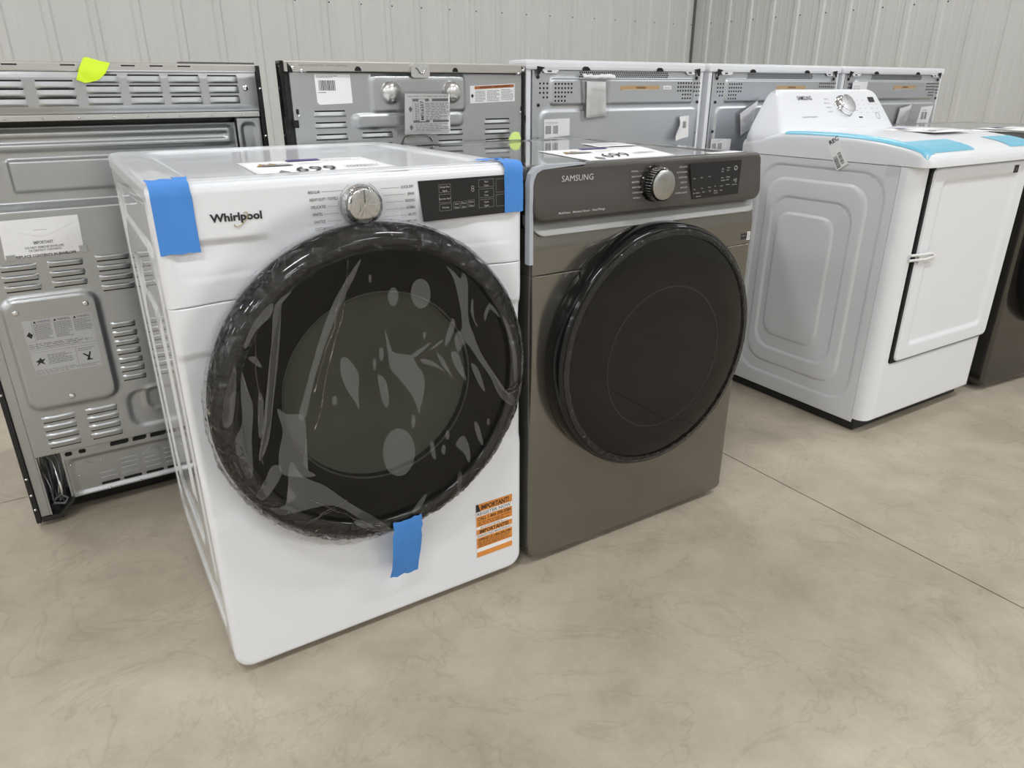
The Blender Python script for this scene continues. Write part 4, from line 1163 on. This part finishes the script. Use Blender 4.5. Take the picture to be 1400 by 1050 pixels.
t3 = MB(FR); t3.poly([(.094, .545), (.101, .554), (.108, .545), (.105, .541), (.103, .536), (.099, .540)], .0106, .0110); t3.build('warning_sign', INK, lab)
t3 = MB(FR); t3.poly([(.098, .475), (.106, .478), (.110, .484), (.113, .478), (.121, .480), (.114, .472), (.118, .464), (.108, .470), (.098, .462), (.104, .471)], .0106, .0110); t3.build('pictogram', INK, lab)
t3 = MB(FR); t3.poly([(.205, .478), (.216, .470), (.220, .480), (.223, .479), (.218, .462), (.226, .457), (.210, .457), (.214, .466), (.204, .475)], .0106, .0110); t3.build('pictogram', INK, lab)
# lower part: recessed kick plate, corner foot with the cord bundle
mb = MB(FR)
for (a, b) in ((.104, .122), (.137, .155)): mb.poly([(a, .192), (a+.003, .188), (b-.003, .188), (b, .192), (b, .196), (b-.003, .200), (a+.003, .200), (a, .196)], -.012, -.0105)
for (a, b) in ((.215, .262), (.272, .308), (.318, .36), (.40, .46)): mb.poly([(a, .190), (b - .006, .190), (b, .194), (b, .202), (a + .004, .202), (a, .198)], -.0104, -.0090)
mb.build('slot', DARKHOLE, A)['kind'] = 'stuff'
mb = MB(FR); mb.box(.098, .66, .176, .212, -.04, -.011, b=.003); mb.build('cross_rail', GALV, A)
def kick(x, z): return -.006 * smooth(.006, -.006, sd_rrect(x, z, .110, .647, .066, .170, .014))
mb = MB(FR); mb.sheet(.098, .66, .056, .182, kick, er=.003, back=.06, nx=60, nz=50, base=-.016)
kp = mb.build('kick_plate', GALV, A)
def pill(parent, u0, u1, v0, v1, o, mat=DARKHOLE, depth=.0012, nm='slot'):
    m_ = MB(FR); r = (v1 - v0) / 2 if (u1 - u0) > (v1 - v0) else (u1 - u0) / 2
    pts = []
    for (cx_, cz_, s0) in ((u1 - r, v1 - r, 0), (u0 + r, v1 - r, 90), (u0 + r, v0 + r, 180), (u1 - r, v0 + r, 270)):
        for k in range(4):
            a = math.radians(s0 + k * 30); pts.append((cx_ + r * math.cos(a), cz_ + r * math.sin(a)))
    m_.poly(pts, o - .001, o + depth); return m_.build(nm, mat, parent)
for u0 in (.172, .229, .288, .345, .402, .46):
    rows = (.077, .092, .107) if u0 < .2 else (.077, .092, .1075, .122, .137)
    for k, z in enumerate(rows):
        pill(kp, u0, u0 + .048, z - .004, z + .004, -.022, DARKHOLE if k == 0 else GALV, depth=.0008 if k == 0 else .0035, nm='slot' if k == 0 else 'pressed_rib')
for u in (.120, .133, .147): pill(kp, u, u + .006, .076, .110, -.022, GALV, depth=.003, nm='pressed_rib')
for u in (.128, .300):
    m_ = MB(FR); m_.poly([(u, .146), (u + .036, .146), (u + .030, .150), (u + .018, .158), (u + .006, .150)], -.0225, -.0195); m_.build('pressed_arrow', GALV, kp)
for (u, v) in ((.110, .155), (.125, .118), (.185, .150)): screw(kp, u, v, -.0215, .003)
for u in (.19, .27): screw(A, u, .063, -.012, .003)
# corner: cavity, foot wedge, coiled cord
mb = MB(FR); mb.poly([(.013, .018), (.060, .016), (.100, .060), (.66, .058), (.70, .018), (.744, .018), (.744, .05), (.013, .05)], -.10, -.055); mb.build('bottom_rail', GRAPH_DARK, A)
mb = MB(FR); mb.box(.013, .10, .02, .205, -.13, -.10); mb.build('cavity_back', GALV, A)
mb = MB(FR); mb.box(.036, .040, .03, .206, -.10, -.002).box(.094, .099, .056, .206, -.10, -.014); mb.build('cavity_wall', GALV, A)
mb = MB(FR); mb.poly([(.013, .016), (.060, .014), (.099, .058), (.099, .066), (.058, .028), (.013, .030)], -.10, .0); mb.build('corner_foot', GRAPH_DARK, A)
rnd = random.Random(5)
for k in range(9):
    pts = []
    x = .046 + .0045 * k; ph = rnd.uniform(0, 6)
    for i in range(14):
        t = i / 13
        pts.append((x + .005 * math.sin(ph + t * 5) + .012 * (1 - abs(2 * t - 1)) * (1 if k % 2 else -.4), .200 - t * (.150 + rnd.uniform(-.006, .006)), -.055 + .014 * math.sin(ph * 2 + t * 6) + .003 * k))
    m_ = MB(FR); m_.tube(pts, rnd.choice((.0022, .003, .0042)), 6); m_.build('cord_loop', CORD if k % 3 else GALV_RIM, A)
m_ = MB(FR); m_.tube([(.050, .055, -.02), (.075, .048, -.015), (.085, .060, -.02), (.070, .070, -.03), (.055, .062, -.03)], .004, 8, closed=True); m_.build('cord_plug', CORD, A)
# papers on it
EN = thing('envelope', 'white paper envelope with a V flap tucked into the back of the far left range', 'envelope', at(A, 0, 0, 0), 0.57)
mb = MB(FR); mb.poly([(.093, .737), (.262, .741), (.2655, .831), (.0985, .829)], .0012, .0022); eb = mb.build('envelope_body', PAPER, EN)
mb = MB(FR); mb.poly([(.0985, .829), (.2655, .831), (.262, .818), (.195, .789), (.180, .786), (.166, .788), (.1, .812)], .0022, .0030); mb.build('envelope_flap', PAPER, EN)
m_ = MB(FR)
rnd = random.Random(3)
m_.words(.166, .194, .801, .803, 1, .0008, o=.0033, seed=3)
m_.build('small_print', INK_GREY, EN)
text('IMPORTANT', FR, .180, .768, .0026, EN, INK_GREY, w=.042, h=.0075, bold=.03, align='CENTER')
text('DO NOT REMOVE ENVELOPE', FR, .180, .7575, .0026, EN, INK_GREY, w=.082, h=.0055, bold=.02, align='CENTER')
text('OR DESTROY CONTENTS', FR, .180, .7505, .0026, EN, INK_GREY, w=.070, h=.0050, bold=.02, align='CENTER')
text('REPLACE CONTENTS IN ENVELOPE', FR, .180, .7380, .0026, EN, INK, w=.128, h=.0055, bold=.03, align='CENTER')
for (u0, u1, v0, v1) in ((.096, .115, .733, .748), (.252, .270, .738, .755)):
    m_ = MB(FR); m_.box(u0, u1, v0, v1, .0028, .0046, b=.0012); m_.build('holding_tab', GALV, A)
    m_ = MB(FR); m_.box(u0 - .002, u0 + .006, v1 - .002, v1 + .003, .0004, .0012); m_.build('slot', DARKHOLE, A)
mb = MB(FR)
prof_y = [((.325, .140), (.389, .154)), ((.332, .160), (.404, .168))]
yt = [(.344, .1325), (.352, .1330), (.372, .1395), (.389, .1535), (.400, .165), (.404, .1775), (.386, .181), (.362, .189), (.352, .191), (.345, .186), (.337, .168), (.330, .150), (.3255, .140)]
bm = bmesh.new(); vv = []
for (u, v) in yt:
    z = 1 + v
    vv.append((u, z))
# built as a grid inside the outline so the tape bends over the rail
GR = MB(FR); n = 10
lo = [(.3255, .140), (.344, .1325), (.372, .1395), (.389, .1535)]; hi = [(.338, .168), (.352, .191), (.386, .181), (.404, .1775)]
def lerpP(P, t):
    k = min(int(t * (len(P) - 1)), len(P) - 2); f = t * (len(P) - 1) - k
    return tuple(P[k][c] + (P[k+1][c] - P[k][c]) * f for c in (0, 1))
for i in range(n + 1):
    a = lerpP(lo, i / n); b = lerpP(hi, i / n)
    for j in range(9):
        t = j / 8; u = a[0] + (b[0] - a[0]) * t; v = 1 + a[1] + (b[1] - a[1]) * t
        o = .0235 if v < 1.158 else .0235 - (v - 1.158) * .42
        GR.P(u, v, max(o, .0115) + .001 * math.sin(i * 1.1 + j))
for i in range(n):
    for j in range(8): GR.F((i*9+j, (i+1)*9+j, (i+1)*9+j+1, i*9+j+1), 0, True)
bm.free()
yt_ = GR.build('yellow_tape', YELLOW, A); tag(yt_, 'fluorescent yellow tape torn over the top rail')

# ---------- second range
B = thing('kitchen_range', 'kitchen range with two round domes and a clear pouch on its steel back', 'range', (-.5883, 1.9753, 0), 0.5691)
mb = MB(FR); mb.box(.010, RW - .006, .05, .90, -.62, -.012).box(.010, RW - .022, .90, 1.16, -.034, -.010); mb.build('oven_body', GRAPH_DARK, B)
mb = MB(FR); mb.box(.0, RW - .004, .900, .918, -.64, -.06, b=.004); mb.build('cooktop', BLACK_GLOSS, B)
for (x, y) in ((.05, -.04), (.70, -.04), (.05, -.58), (.70, -.58)):
    m_ = MB(FR); m_.box(x - .014, x + .014, 0, .05, y - .014, y + .014, b=.003); m_.build('foot', BLACK, B)
for s_ in (0, 1):
    m_ = MB(FR); x0 = -.001 if s_ == 0 else RW - .022
    m_.box(x0, x0 + .010, .90, 1.186, -.034, .003, b=.002).box(x0, x0 + .010, .02, .90, -.63, .002)
    pass
    m_.build('side_panel', BLACK_GLOSS, B)
def bback(x, z):
    h = .007 * smooth(.008, -.004, sd_rrect(x, z, .243, .531, 1.061, 1.151, .012))
    h += .006 * smooth(.006, -.004, sd_rrect(x, z, .187, .524, 1.019, 1.052, .016))
    return h
mb = MB(FR); mb.sheet(.022, .736, .05, 1.160, bback, er=.002, back=.010, nx=90, nz=120, base=.0,
    extra_u=(.235, .239, .243, .247, .251, .525, .528, .531, .534, .537), extra_v=(1.012, 1.015, 1.019, 1.023, 1.048, 1.052, 1.056, 1.058, 1.061, 1.065, 1.147, 1.151, 1.155))
bp_ = mb.build('back_plate', GALV, B)
mb = MB(FR); mb.box(.008, .742, 1.160, 1.186, -.035, .010, b=.003); rl = mb.build('top_rail', M('brushed_warm_steel', (.55, .53, .50), .32, metal=.85, bump=(60, .1, .003), var=(4, .1), stretch=(.2, 1, 1)), B)
m_ = MB(FR); m_.box(.065, .355, 1.1585, 1.161, .008, .0108).box(.415, .710, 1.1585, 1.161, .008, .0108); m_.build('slot', DARKHOLE, rl)
for u in (.205, .500):
    m_ = MB(FR); m_.poly([(u - .009, 1.163), (u + .009, 1.163), (u + .009, 1.168), (u + .004, 1.174), (u - .004, 1.174), (u - .009, 1.168)], .0095, .0105); m_.build('hook_slot', DARKHOLE, rl)
for (u, v) in ((.030, 1.170), (.052, 1.163), (.715, 1.160), (.732, 1.169)): screw(B, u, v, .010, .005)
for u in (.016, .728):
    m_ = MB(FR); m_.poly([(u, 1.158), (u + .014, 1.158), (u + .010, 1.170), (u, 1.182)], .0100, .0106); m_.build('corner_slot', DARKHOLE, B)
text('PARTES DELANTERA  PARTE SUPERIOR', FR, .046, 1.1735, .0104, rl, INK_GREY, w=.13, h=.004)
for cx_ in (.2975, .4865):
    m_ = MB(FR)
    m_.lathe(cx_, 1.109, [(.031, .006), (.0300, .013), (.026, .020), (.018, .0245), (.009, .0265), (.001, .027)], 40, cap1=True)
    m_.build('dome', GALV_RIM, bp_)
m_ = MB(FR); m_.poly([(.358, 1.152), (.365, 1.147), (.408, 1.147), (.415, 1.152), (.415, 1.176), (.404, 1.184), (.370, 1.184), (.358, 1.176)], .010, .0165)
bk = m_.build('bracket', GALV_RIM, B)
m_ = MB(FR); m_.tube([(.372, 1.173, .018), (.380, 1.168, .019), (.384, 1.160, .019), (.391, 1.158, .019), (.397, 1.163, .019), (.402, 1.172, .018)], .0022, 8); m_.build('bracket_hook', CHROME, bk)
for (a, b) in ((.076, .165), (.601, .692)):
    for z in ((1.059, 1.030, 1.000, .97, .94) if a < .3 else (1.028, .999, .97, .94)):
        louver(bp_, a, b, z - .010, z + .003, 'T', depth=-.004 if False else .006)
for (a, b) in ((.206, .298), (.44, .525)):
    for z in (1.001, .972, .943): louver(bp_, a, b, z - .010, z + .003, 'T', depth=.006)
m_ = MB(FR); m_.tube([(.325, .972, .004), (.335, .988, .005), (.35, .993, .005), (.40, .993, .005), (.415, .988, .005), (.425, .976, .004)], .0028, 6); m_.build('pressed_outline', GALV_RIM, bp_)
for (u0, u1, v0, v1) in ((.018, .033, 1.024, 1.043), (.737, .750, 1.024, 1.042), (.030, .036, 1.058, 1.070), (.732, .736, 1.055, 1.068)):
    m_ = MB(FR); m_.box(u0, u1, v0, v1, .001, .0022); m_.build('slot', DARKHOLE, B)
for (u, v) in ((.035, 1.053), (.733, 1.050)): screw(B, min(u, .729), v, .001, .004)
m_ = MB(FR); m_.poly([(.095, 1.080), (.1865, 1.083), (.1845, 1.155), (.087, 1.154), (.0885, 1.086)], .0004, .0012); lb = m_.build('barcode_label', PAPER, B)
m_ = MB(FR); m_.bars(.096, .142, 1.115, 1.140, .0015, n=24).words(.093, .115, 1.108, 1.112, 1, .0014, o=.0015).words(.092, .15, 1.145, 1.152, 2, .001, o=.0015); m_.build('barcode', INK, lb)
m_ = MB(FR); m_.poly([(.552, 1.078), (.7095, 1.083), (.709, 1.133), (.553, 1.126)], .0004, .0012); lb = m_.build('warning_label', PAPER, B)
m_ = MB(FR); m_.poly([(.568, 1.1165), (.706, 1.1225), (.706, 1.1310), (.568, 1.1250)], .0012, .0015); m_.build('red_band', RUST, lb)
text('WARNING  AVERTISSEMENT', FR, .585, 1.1195, .0018, lb, DK, w=.11, h=.0048, bold=.02, rot=.04)
m_ = MB(FR); m_.words(.570, .605, 1.082, 1.114, 8, .0016, o=.0015, seed=2).words(.611, .655, 1.083, 1.115, 8, .0016, o=.0015, seed=4).words(.661, .705, 1.086, 1.118, 8, .0016, o=.0015, seed=6); m_.build('small_print', INK_GREY, lb)
m_ = MB(FR); m_.poly([(.555, 1.099), (.560, 1.105), (.565, 1.099), (.560, 1.092)], .0012, .0015); m_.build('warning_sign', INK, lb)
def pouch(parent_range, name, label, pts, o0, paper, depth=.006, prints=None):
    t = thing(name, label, 'pouch', tuple(parent_range.location), parent_range.rotation_euler.z)
    n = 14
    (x0, z0), (x1, z1), (x2, z2), (x3, z3) = pts       # bl, br, tr, tl
    m_ = MB(FR)
    for side in (0, 1):
        for j in range(n + 1):
            for i in range(n + 1):
                a, b = i / n, j / n
                x = (x0 * (1 - a) + x1 * a) * (1 - b) + (x3 * (1 - a) + x2 * a) * b
                z = (z0 * (1 - a) + z1 * a) * (1 - b) + (z3 * (1 - a) + z2 * a) * b
                e = (min(a, 1 - a, b, 1 - b) * 8); e = min(1, e)
                w_ = noise.noise(Vector((x * 40, z * 40, side * 3))) * .0022
                m_.P(x + w_ * .5, z + w_ * .5, o0 + ((depth * e) if side else 0) + (w_ if side else 0) + .0022 * (side))
        bs = side * (n + 1) ** 2
        for j in range(n):
            for i in range(n): m_.F((bs + j*(n+1)+i, bs + j*(n+1)+i+1, bs + (j+1)*(n+1)+i+1, bs + (j+1)*(n+1)+i), 0, True)
    m_.build('clear_bag', POUCH, t)
    if paper:
        m_ = MB(FR); m_.poly(paper, o0 + .0012, o0 + .0040); pp = m_.build('folded_leaflet', PAPER if not prints else M('pale_leaflet', (.88, .88, .88), .6, var=(8, .03)), t)
        if prints: prints(pp, o0 + .0043)
    return t
def b_prints(pp, o):
    m_ = MB(FR)
    m_.words(.355, .462, 1.035, 1.083, 11, .0016, o=o, seed=2).words(.355, .462, 1.006, 1.028, 5, .0014, o=o, seed=3).words(.335, .462, 1.097, 1.101, 1, .0012, o=o, seed=1)
    m_.quad(.350, .4, 1.086, 1.093, o).quad(.410, .462, 1.086, 1.093, o).quad(.350, .40, 1.030, 1.036, o).quad(.410, .462, 1.030, 1.036, o)
    m_.quad(.349, .3496, 1.003, 1.096, o).quad(.405, .4056, 1.003, 1.028, o)
    m_.poly([(.336, 1.066), (.342, 1.074), (.348, 1.066), (.342, 1.057)], o - .0003, o).poly([(.336, 1.018), (.342, 1.026), (.348, 1.018), (.342, 1.009)], o - .0003, o)
    m_.build('leaflet_print', INK_GREY, pp)['kind'] = 'stuff'
    m_ = MB(FR); m_.box(.368, .388, 1.033, 1.092, o, o + .0006); q = m_.build('leaflet_sticker', PAPER, pp)
    text('MFL6257', FR, .382, 1.037, o + .0009, q, INK, w=.050, h=.009, bold=.02, rot=PI / 2)
pouch(B, 'document_pouch', 'clear plastic pouch with a printed leaflet between the two steel domes', ((.298, .995), (.467, .993), (.474, 1.140), (.304, 1.142)), .0285, [(.322, 1.000), (.465, .998), (.467, 1.105), (.328, 1.107)], prints=b_prints)

# ---------- three white ranges of one make
def white_range(loc, label):
    R = thing('kitchen_range', label, 'range', loc, 0.5691, 'white ranges seen from behind')
    mb = MB(FR); mb.box(.0, RW, .05, .90, -.62, -.010); mb.build('oven_body', WHITE_SATIN, R)
    mb = MB(FR); mb.box(.0, RW, .900, .918, -.64, -.075, b=.004); mb.build('cooktop', BLACK_GLOSS, R)
    for (x, y) in ((.05, -.04), (.70, -.04), (.05, -.58), (.70, -.58)):
        m_ = MB(FR); m_.box(x - .014, x + .014, 0, .05, y - .014, y + .014, b=.003); m_.build('foot', BLACK, R)
    mb = MB(FR); mb.box(-.006, .012, .90, 1.176, -.085, -.003, b=.003).box(RW - .008, RW + .006, .90, 1.176, -.085, -.003, b=.003).box(.012, RW - .008, .918, 1.176, -.085, -.02); mb.build('backguard', WHITE_PLASTIC, R)
    mb = MB(FR); mb.box(-.012, RW + .011, 1.172, 1.201, -.100, .004, b=.009); cp = mb.build('top_cap', WHITE_PLASTIC, R)
    mb = MB(FR); mb.poly([(.050, 1.173), (.710, 1.173), (.715, 1.163), (.680, 1.163), (.668, 1.1725), (.115, 1.1725), (.105, 1.163), (.060, 1.163)], .0005, .003); mb.build('cap_flange', WHITE_PLASTIC, cp)
    def rb(x, z):
        h = .007 * smooth(.006, -.003, sd_rrect(x, z, .087, .713, 1.072, 1.145, .008))
        h += .005 * smooth(.006, -.003, sd_rrect(x, z, .049, .742, .55, 1.050, .02))
        return h
    mb = MB(FR); mb.sheet(.019, .757, .055, 1.172, rb, er=.003, back=.008, nx=60, nz=110, base=-.004,
        extra_u=(.081, .084, .087, .09, .709, .713, .716, .043, .046, .049, .052), extra_v=(1.044, 1.047, 1.050, 1.053, 1.066, 1.069, 1.072, 1.075, 1.142, 1.145, 1.148, 1.151))
    bk = mb.build('back_plate', GALV_B, R)
    m_ = MB(FR)
    def dot(u, v, r=.0035, o=-.0036):
        m_.poly([(u + r * math.cos(k * PI / 3), v + r * math.sin(k * PI / 3)) for k in range(6)], o - .0005, o + .0003)
    for k in range(46):
        for q in range(3): dot(.203 + k * .0085 + (q % 2) * .0042, 1.166 - q * .0062, .0028)
    for i in range(3):
        for j in range(4):
            if i == 0 and j == 3: continue
            dot(.047 + i * .014, 1.133 - j * .0135); dot(.725 + i * .013 - .001, 1.135 - j * .0135)
    for i in range(6):
        for j in range(5):
            if i > 3 and j > 2: continue
            dot(.102 + i * .0127, 1.132 - j * .0125, o=.0034); dot(.700 - i * .0127, 1.135 - j * .0125, o=.0034)
    m_.build('perforation', DARKHOLE, bk)['kind'] = 'stuff'
    for (u, v) in ((.041, 1.070), (.756 - .012, 1.072), (.743, .967), (.041, .967)):
        q = MB(FR); q.lathe(u, v, [(.0055, -.0035), (.005, -.001), (.001, -.0005)], 10, cap1=True); q.build('screw', BLACK, bk)
    for u in (.218, .540):
        q = MB(FR); q.poly([(u - .012, 1.172), (u + .020, 1.172), (u + .018, 1.177), (u + .010, 1.183), (u - .006, 1.183), (u - .012, 1.178)], .0042, .0052); q.build('hook_slot', DARKHOLE, cp)
    for (u, sg) in ((.030, 1), (.738, -1)):
        q = MB(FR); q.poly([(u, 1.183), (u + .030 * sg, 1.179), (u + .018 * sg, 1.173), (u + .008 * sg, 1.158), (u + .0, 1.158)], .0042, .0050); q.build('corner_slot', DARKHOLE, R)
        q = MB(FR); q.lathe(u + .008 * sg, 1.152, [(.006, -.002), (.005, .0005), (.001, .001)], 10, cap1=True); q.build('screw', BLACK, R)
        q = MB(FR); q.box(min(u + .04*sg, u + .056*sg), max(u + .04*sg, u + .056*sg), 1.1665, 1.1705, .003, .0038); q.build('slot', DARKHOLE, cp)
    q = MB(FR); q.poly([(.370, 1.111), (.546, 1.115), (.546, 1.127), (.378, 1.127), (.370, 1.124)], .0030, .0038); lb = q.build('warning_label', TAN, bk)
    text('WARNING', FR, .462, 1.1175, .0041, lb, DK, w=.045, h=.006, align='CENTER', bold=.02)
    q = MB(FR); q.quad(.378, .546, 1.110, 1.1145, .0039); q.words(.38, .54, 1.1105, 1.114, 1, .0012, o=.0041); q.build('label_foot', LABEL_GREY, lb)
    return R, bk
def rpos(s): return (-.5883 + math.cos(.5691) * s, 1.9753 + math.sin(.5691) * s, 0)
R3, bk3 = white_range(rpos(.760), 'nearest white kitchen range from behind, directly behind the graphite dryer')
c3 = R3
R4 = copy_tree(R3); R4.location = rpos(1.558); tag(R4, 'middle one of the three white ranges, partly hidden by the rear console')
R5 = copy_tree(R3); R5.location = rpos(2.353); tag(R5, 'farthest white kitchen range from behind, at the right end of the row')
def barcode_label(parent, pts, bar, o=.0015, seed=1):
    q = MB(FR); q.poly(pts, o - .001, o); lb = q.build('barcode_label', PAPER, parent)
    q = MB(FR); a, b, c_, d = bar; m = (a + b) / 2
    q.bars(a, m - .003, c_, d, o + .0004, n=12, seed=seed).bars(m + .003, b, c_, d, o + .0004, n=12, seed=seed + 1).words(a, b, d + .004, d + .012, 2, .001, o=o + .0004, seed=seed); q.build('barcode', INK_GREY, lb)
    return lb
q = MB(FR); q.box(.565, .603, 1.1145, 1.1265, .003, .0038); lb = q.build('small_label', PAPER, R3); text('NX60', FR, .571, 1.1175, .0041, lb, INK_GREY, w=.026, h=.005)
barcode_label(R3, [(.061, .970), (.163, .976), (.162, 1.029), (.061, 1.027)], (.066, .118, .983, 1.008), o=.0025)
# the half-peeled label: a curled sheet
q = MB(FR); n = 12
for j in range(n + 1):
    t = j / n
    zl, zr = .943 + (1.024 - .943) * t, .953 + (1.027 - .953) * t
    xl = .618 + .030 * smooth(.1, .8, t) ; xr = .709 - .006 * t
    for i in range(9):
        s_ = i / 8
        lift = .030 * (1 - s_) ** 2 * (1 - .7 * t)
        q.P(xl + (xr - xl) * s_, zl + (zr - zl) * s_, .002 + lift)
for j in range(n):
    for i in range(8): q.F((j*9+i, j*9+i+1, (j+1)*9+i+1, (j+1)*9+i), 0, True)
lb = q.build('peeling_label', PAPER, R3)
q = MB(FR); q.bars(.668, .690, .985, 1.008, .0075, n=10); q.build('barcode', INK_GREY, lb)
pouch(R3, 'document_pouch', 'clear pouch of folded papers hanging on the back of the nearest white range', ((.214, 1.020), (.320, 1.030), (.322, 1.148), (.203, 1.154)), .006, [(.226, 1.028), (.308, 1.034), (.300, 1.138), (.222, 1.140)], depth=.010)
q = MB(FR); q.strip([(1.148, .016), (1.152, .019), (1.158, .016), (1.160, .010)], .20, .335, nu=12, ragged=.003, seed=3, thick=.004); bt = q.build('tape_strip', PAPER, bpy.data.objects[-1] if False else R3)
barcode_label(R4, [(.034, .890), (.142, .893), (.143, .938), (.034, .942)], (.040, .095, .900, .925), o=.0025, seed=3)
pouch(R4, 'document_pouch', 'clear pouch of papers tilted beside the left side of the white rear console', ((.180, .935), (.255, .965), (.273, 1.088), (.158, 1.030)), .006, [(.188, .950), (.245, .975), (.262, 1.072), (.170, 1.028)], depth=.010)
barcode_label(R5, [(.612, .955), (.712, .960), (.728, 1.038), (.628, 1.034)], (.640, .690, .980, 1.012), o=.0025, seed=5)
barcode_label(R5, [(.060, 1.085), (.165, 1.088), (.165, 1.142), (.060, 1.140)], (.068, .115, 1.090, 1.115), o=.006, seed=7)
pouch(R5, 'document_pouch', 'clear pouch of papers hanging on the back of the farthest white range', ((.425, .955), (.520, .960), (.546, 1.055), (.436, 1.036)), .006, [(.435, .962), (.512, .966), (.532, 1.045), (.445, 1.030)], depth=.010)

# ================================================================== PAPERS LYING ON THE DRYERS
def sheet_paper(owner, label, corners, z, prints):
    t = thing('price_sheet', label, 'paper', tuple(owner.location), owner.rotation_euler.z)
    (A0, B0, C0, D0) = corners               # front-left, front-right, back-right, back-left
    n = 12; m_ = MB(TOP)
    def P2(a, b): return (lambda p: p)(tuple((A0[k] * (1 - a) + B0[k] * a) * (1 - b) + (D0[k] * (1 - a) + C0[k] * a) * b for k in (0, 1)))
    for s_ in (0, 1):
        for j in range(n + 1):
            for i in range(n + 1):
                x, y = P2(i / n, j / n)
                h = .0010 * max(0, noise.noise(Vector((x * 9, y * 9, 2)))) 
                m_.P(x, y, z + h + .0004 * s_ + .0004)
    nn = (n + 1) ** 2
    for j in range(n):
        for i in range(n):
            a = j * (n + 1) + i
            m_.F((nn + a, nn + a + 1, nn + a + n + 2, nn + a + n + 1), 0, True)
            m_.F((a, a + n + 1, a + n + 2, a + 1), 0, True)
    for i in range(n):
        for (a, b) in ((i, i + 1), ((n * (n + 1)) + i + 1, n * (n + 1) + i), ((i + 1) * (n + 1), i * (n + 1)), (i * (n + 1) + n, (i + 1) * (n + 1) + n)):
            m_.F((a, b, nn + b, nn + a), 0)
    m_.build('paper_sheet', PAPER, t)
    # print: page frame, s across (0..1), t up the page (0..1)
    def PG(u, v, o):
        x, y = P2(u, v); return (x, y, z + .0022 + o)
    prints(t, PG)
    return t
def pr_main(price):
    def f(t, PG):
        m_ = MB(PG); m_.poly([(.08, .62), (.13, .78), (.17, .70), (.21, .80), (.26, .64)], 0, .0002); m_.build('shop_logo', INK_GOLD, t)
        m_ = MB(PG); m_.quad(.12, .34, .60, .66, .0003).words(.12, .34, .66, .76, 2, .02, o=.0003, seed=2); m_.build('shop_logo_print', INK_GREY, t)
        m_ = MB(PG); m_.quad(.36, .62, .86, .98, .0003); m_.build('navy_bar', INK_NAVY, t)
        m_ = MB(PG); m_.words(.40, .60, .62, .74, 2, .012, o=.0003, seed=4).words(.62, .95, .76, .9, 2, .012, o=.0003, seed=5).words(.70, .90, .38, .42, 1, .015, o=.0003, seed=6); m_.build('small_print', INK_GREY, t)
        text(price, PG, .28, .18, .0004, t, INK, w=.30, h=.28, name='handwriting', shear=.25)
        text('WARRANTY', PG, .66, .30, .0004, t, INK_GREY, w=.26, h=.12, name='handwriting', shear=.3)
        m_ = MB(PG); m_.poly([(.14, .18), (.18, .30), (.22, .18), (.18, .10)], 0, .0003); m_.build('stamp', INK_GREY, t)
    return f
sheet_paper(WD, 'white price sheet with a navy bar and handwritten price on the white front-load dryer', [(.186, .030), (.446, .012), (.466, .318), (.203, .312)], .9812, pr_main('699'))
sheet_paper(SD, 'white price sheet near the front of the graphite dryer top, the larger of its two', [(.200, .032), (.470, .072), (.588, .336), (.252, .345)], .9695, pr_main('699'))
def pr_small(t, PG):
    m_ = MB(PG); m_.words(.08, .92, .12, .88, 10, .02, o=.0003, seed=8); m_.build('small_print', INK_GREY, t)
sheet_paper(SD, 'small white leaflet behind the price sheet on the graphite dryer top', [(.520, .362), (.634, .345), (.690, .480), (.536, .465)], .9695, pr_small) if False else sheet_paper(SD, 'small white leaflet behind the price sheet on the graphite dryer top', [(.470, .372), (.600, .362), (.624, .480), (.500, .490)], .9695, pr_small)
m_ = None
def pr_none(t, PG):
    m_ = MB(PG); m_.words(.1, .9, .2, .8, 3, .05, o=.0003, seed=3); m_.build('small_print', INK_LIGHT, t)
sheet_paper(SD, 'narrow white slip at the right front edge of the graphite dryer top', [(.545, .024), (.652, .022), (.652, .052), (.545, .054)], .9722, pr_none)
sheet_paper(DD, 'white price sheet lying on the white dryer with the rear console', [(.300, .085), (.520, .085), (.540, .300), (.310, .300)], .9815, pr_main('549'))
sheet_paper(KD, 'white paper sheet on the dark dryer at the right edge', [(.12, .06), (.38, .06), (.40, .34), (.13, .34)], .9695, pr_main('799'))
# green tape tag curling up at the back of the graphite dryer
q = MB(TOP); n = 8
for i in range(n + 1):
    a = i / n
    for j in range(5):
        b = j / 4
        q.P(.388 + .040 * a, .700 + .012 * b + .006 * math.sin(a * 3), .9725 + .0015 + .020 * a * b * 1.0 + .014 * b * math.sin(a * PI) * .7)
for i in range(n):
    for j in range(4): q.F((i*5+j, (i+1)*5+j, (i+1)*5+j+1, i*5+j+1), 0, True)
tg = q.build('tape_tag', YELLOW_PALE); tg.location = SD.location; tg.rotation_euler = SD.rotation_euler
tag(tg, 'small pale green tape tag curling up at the back of the graphite dryer', 'tape')
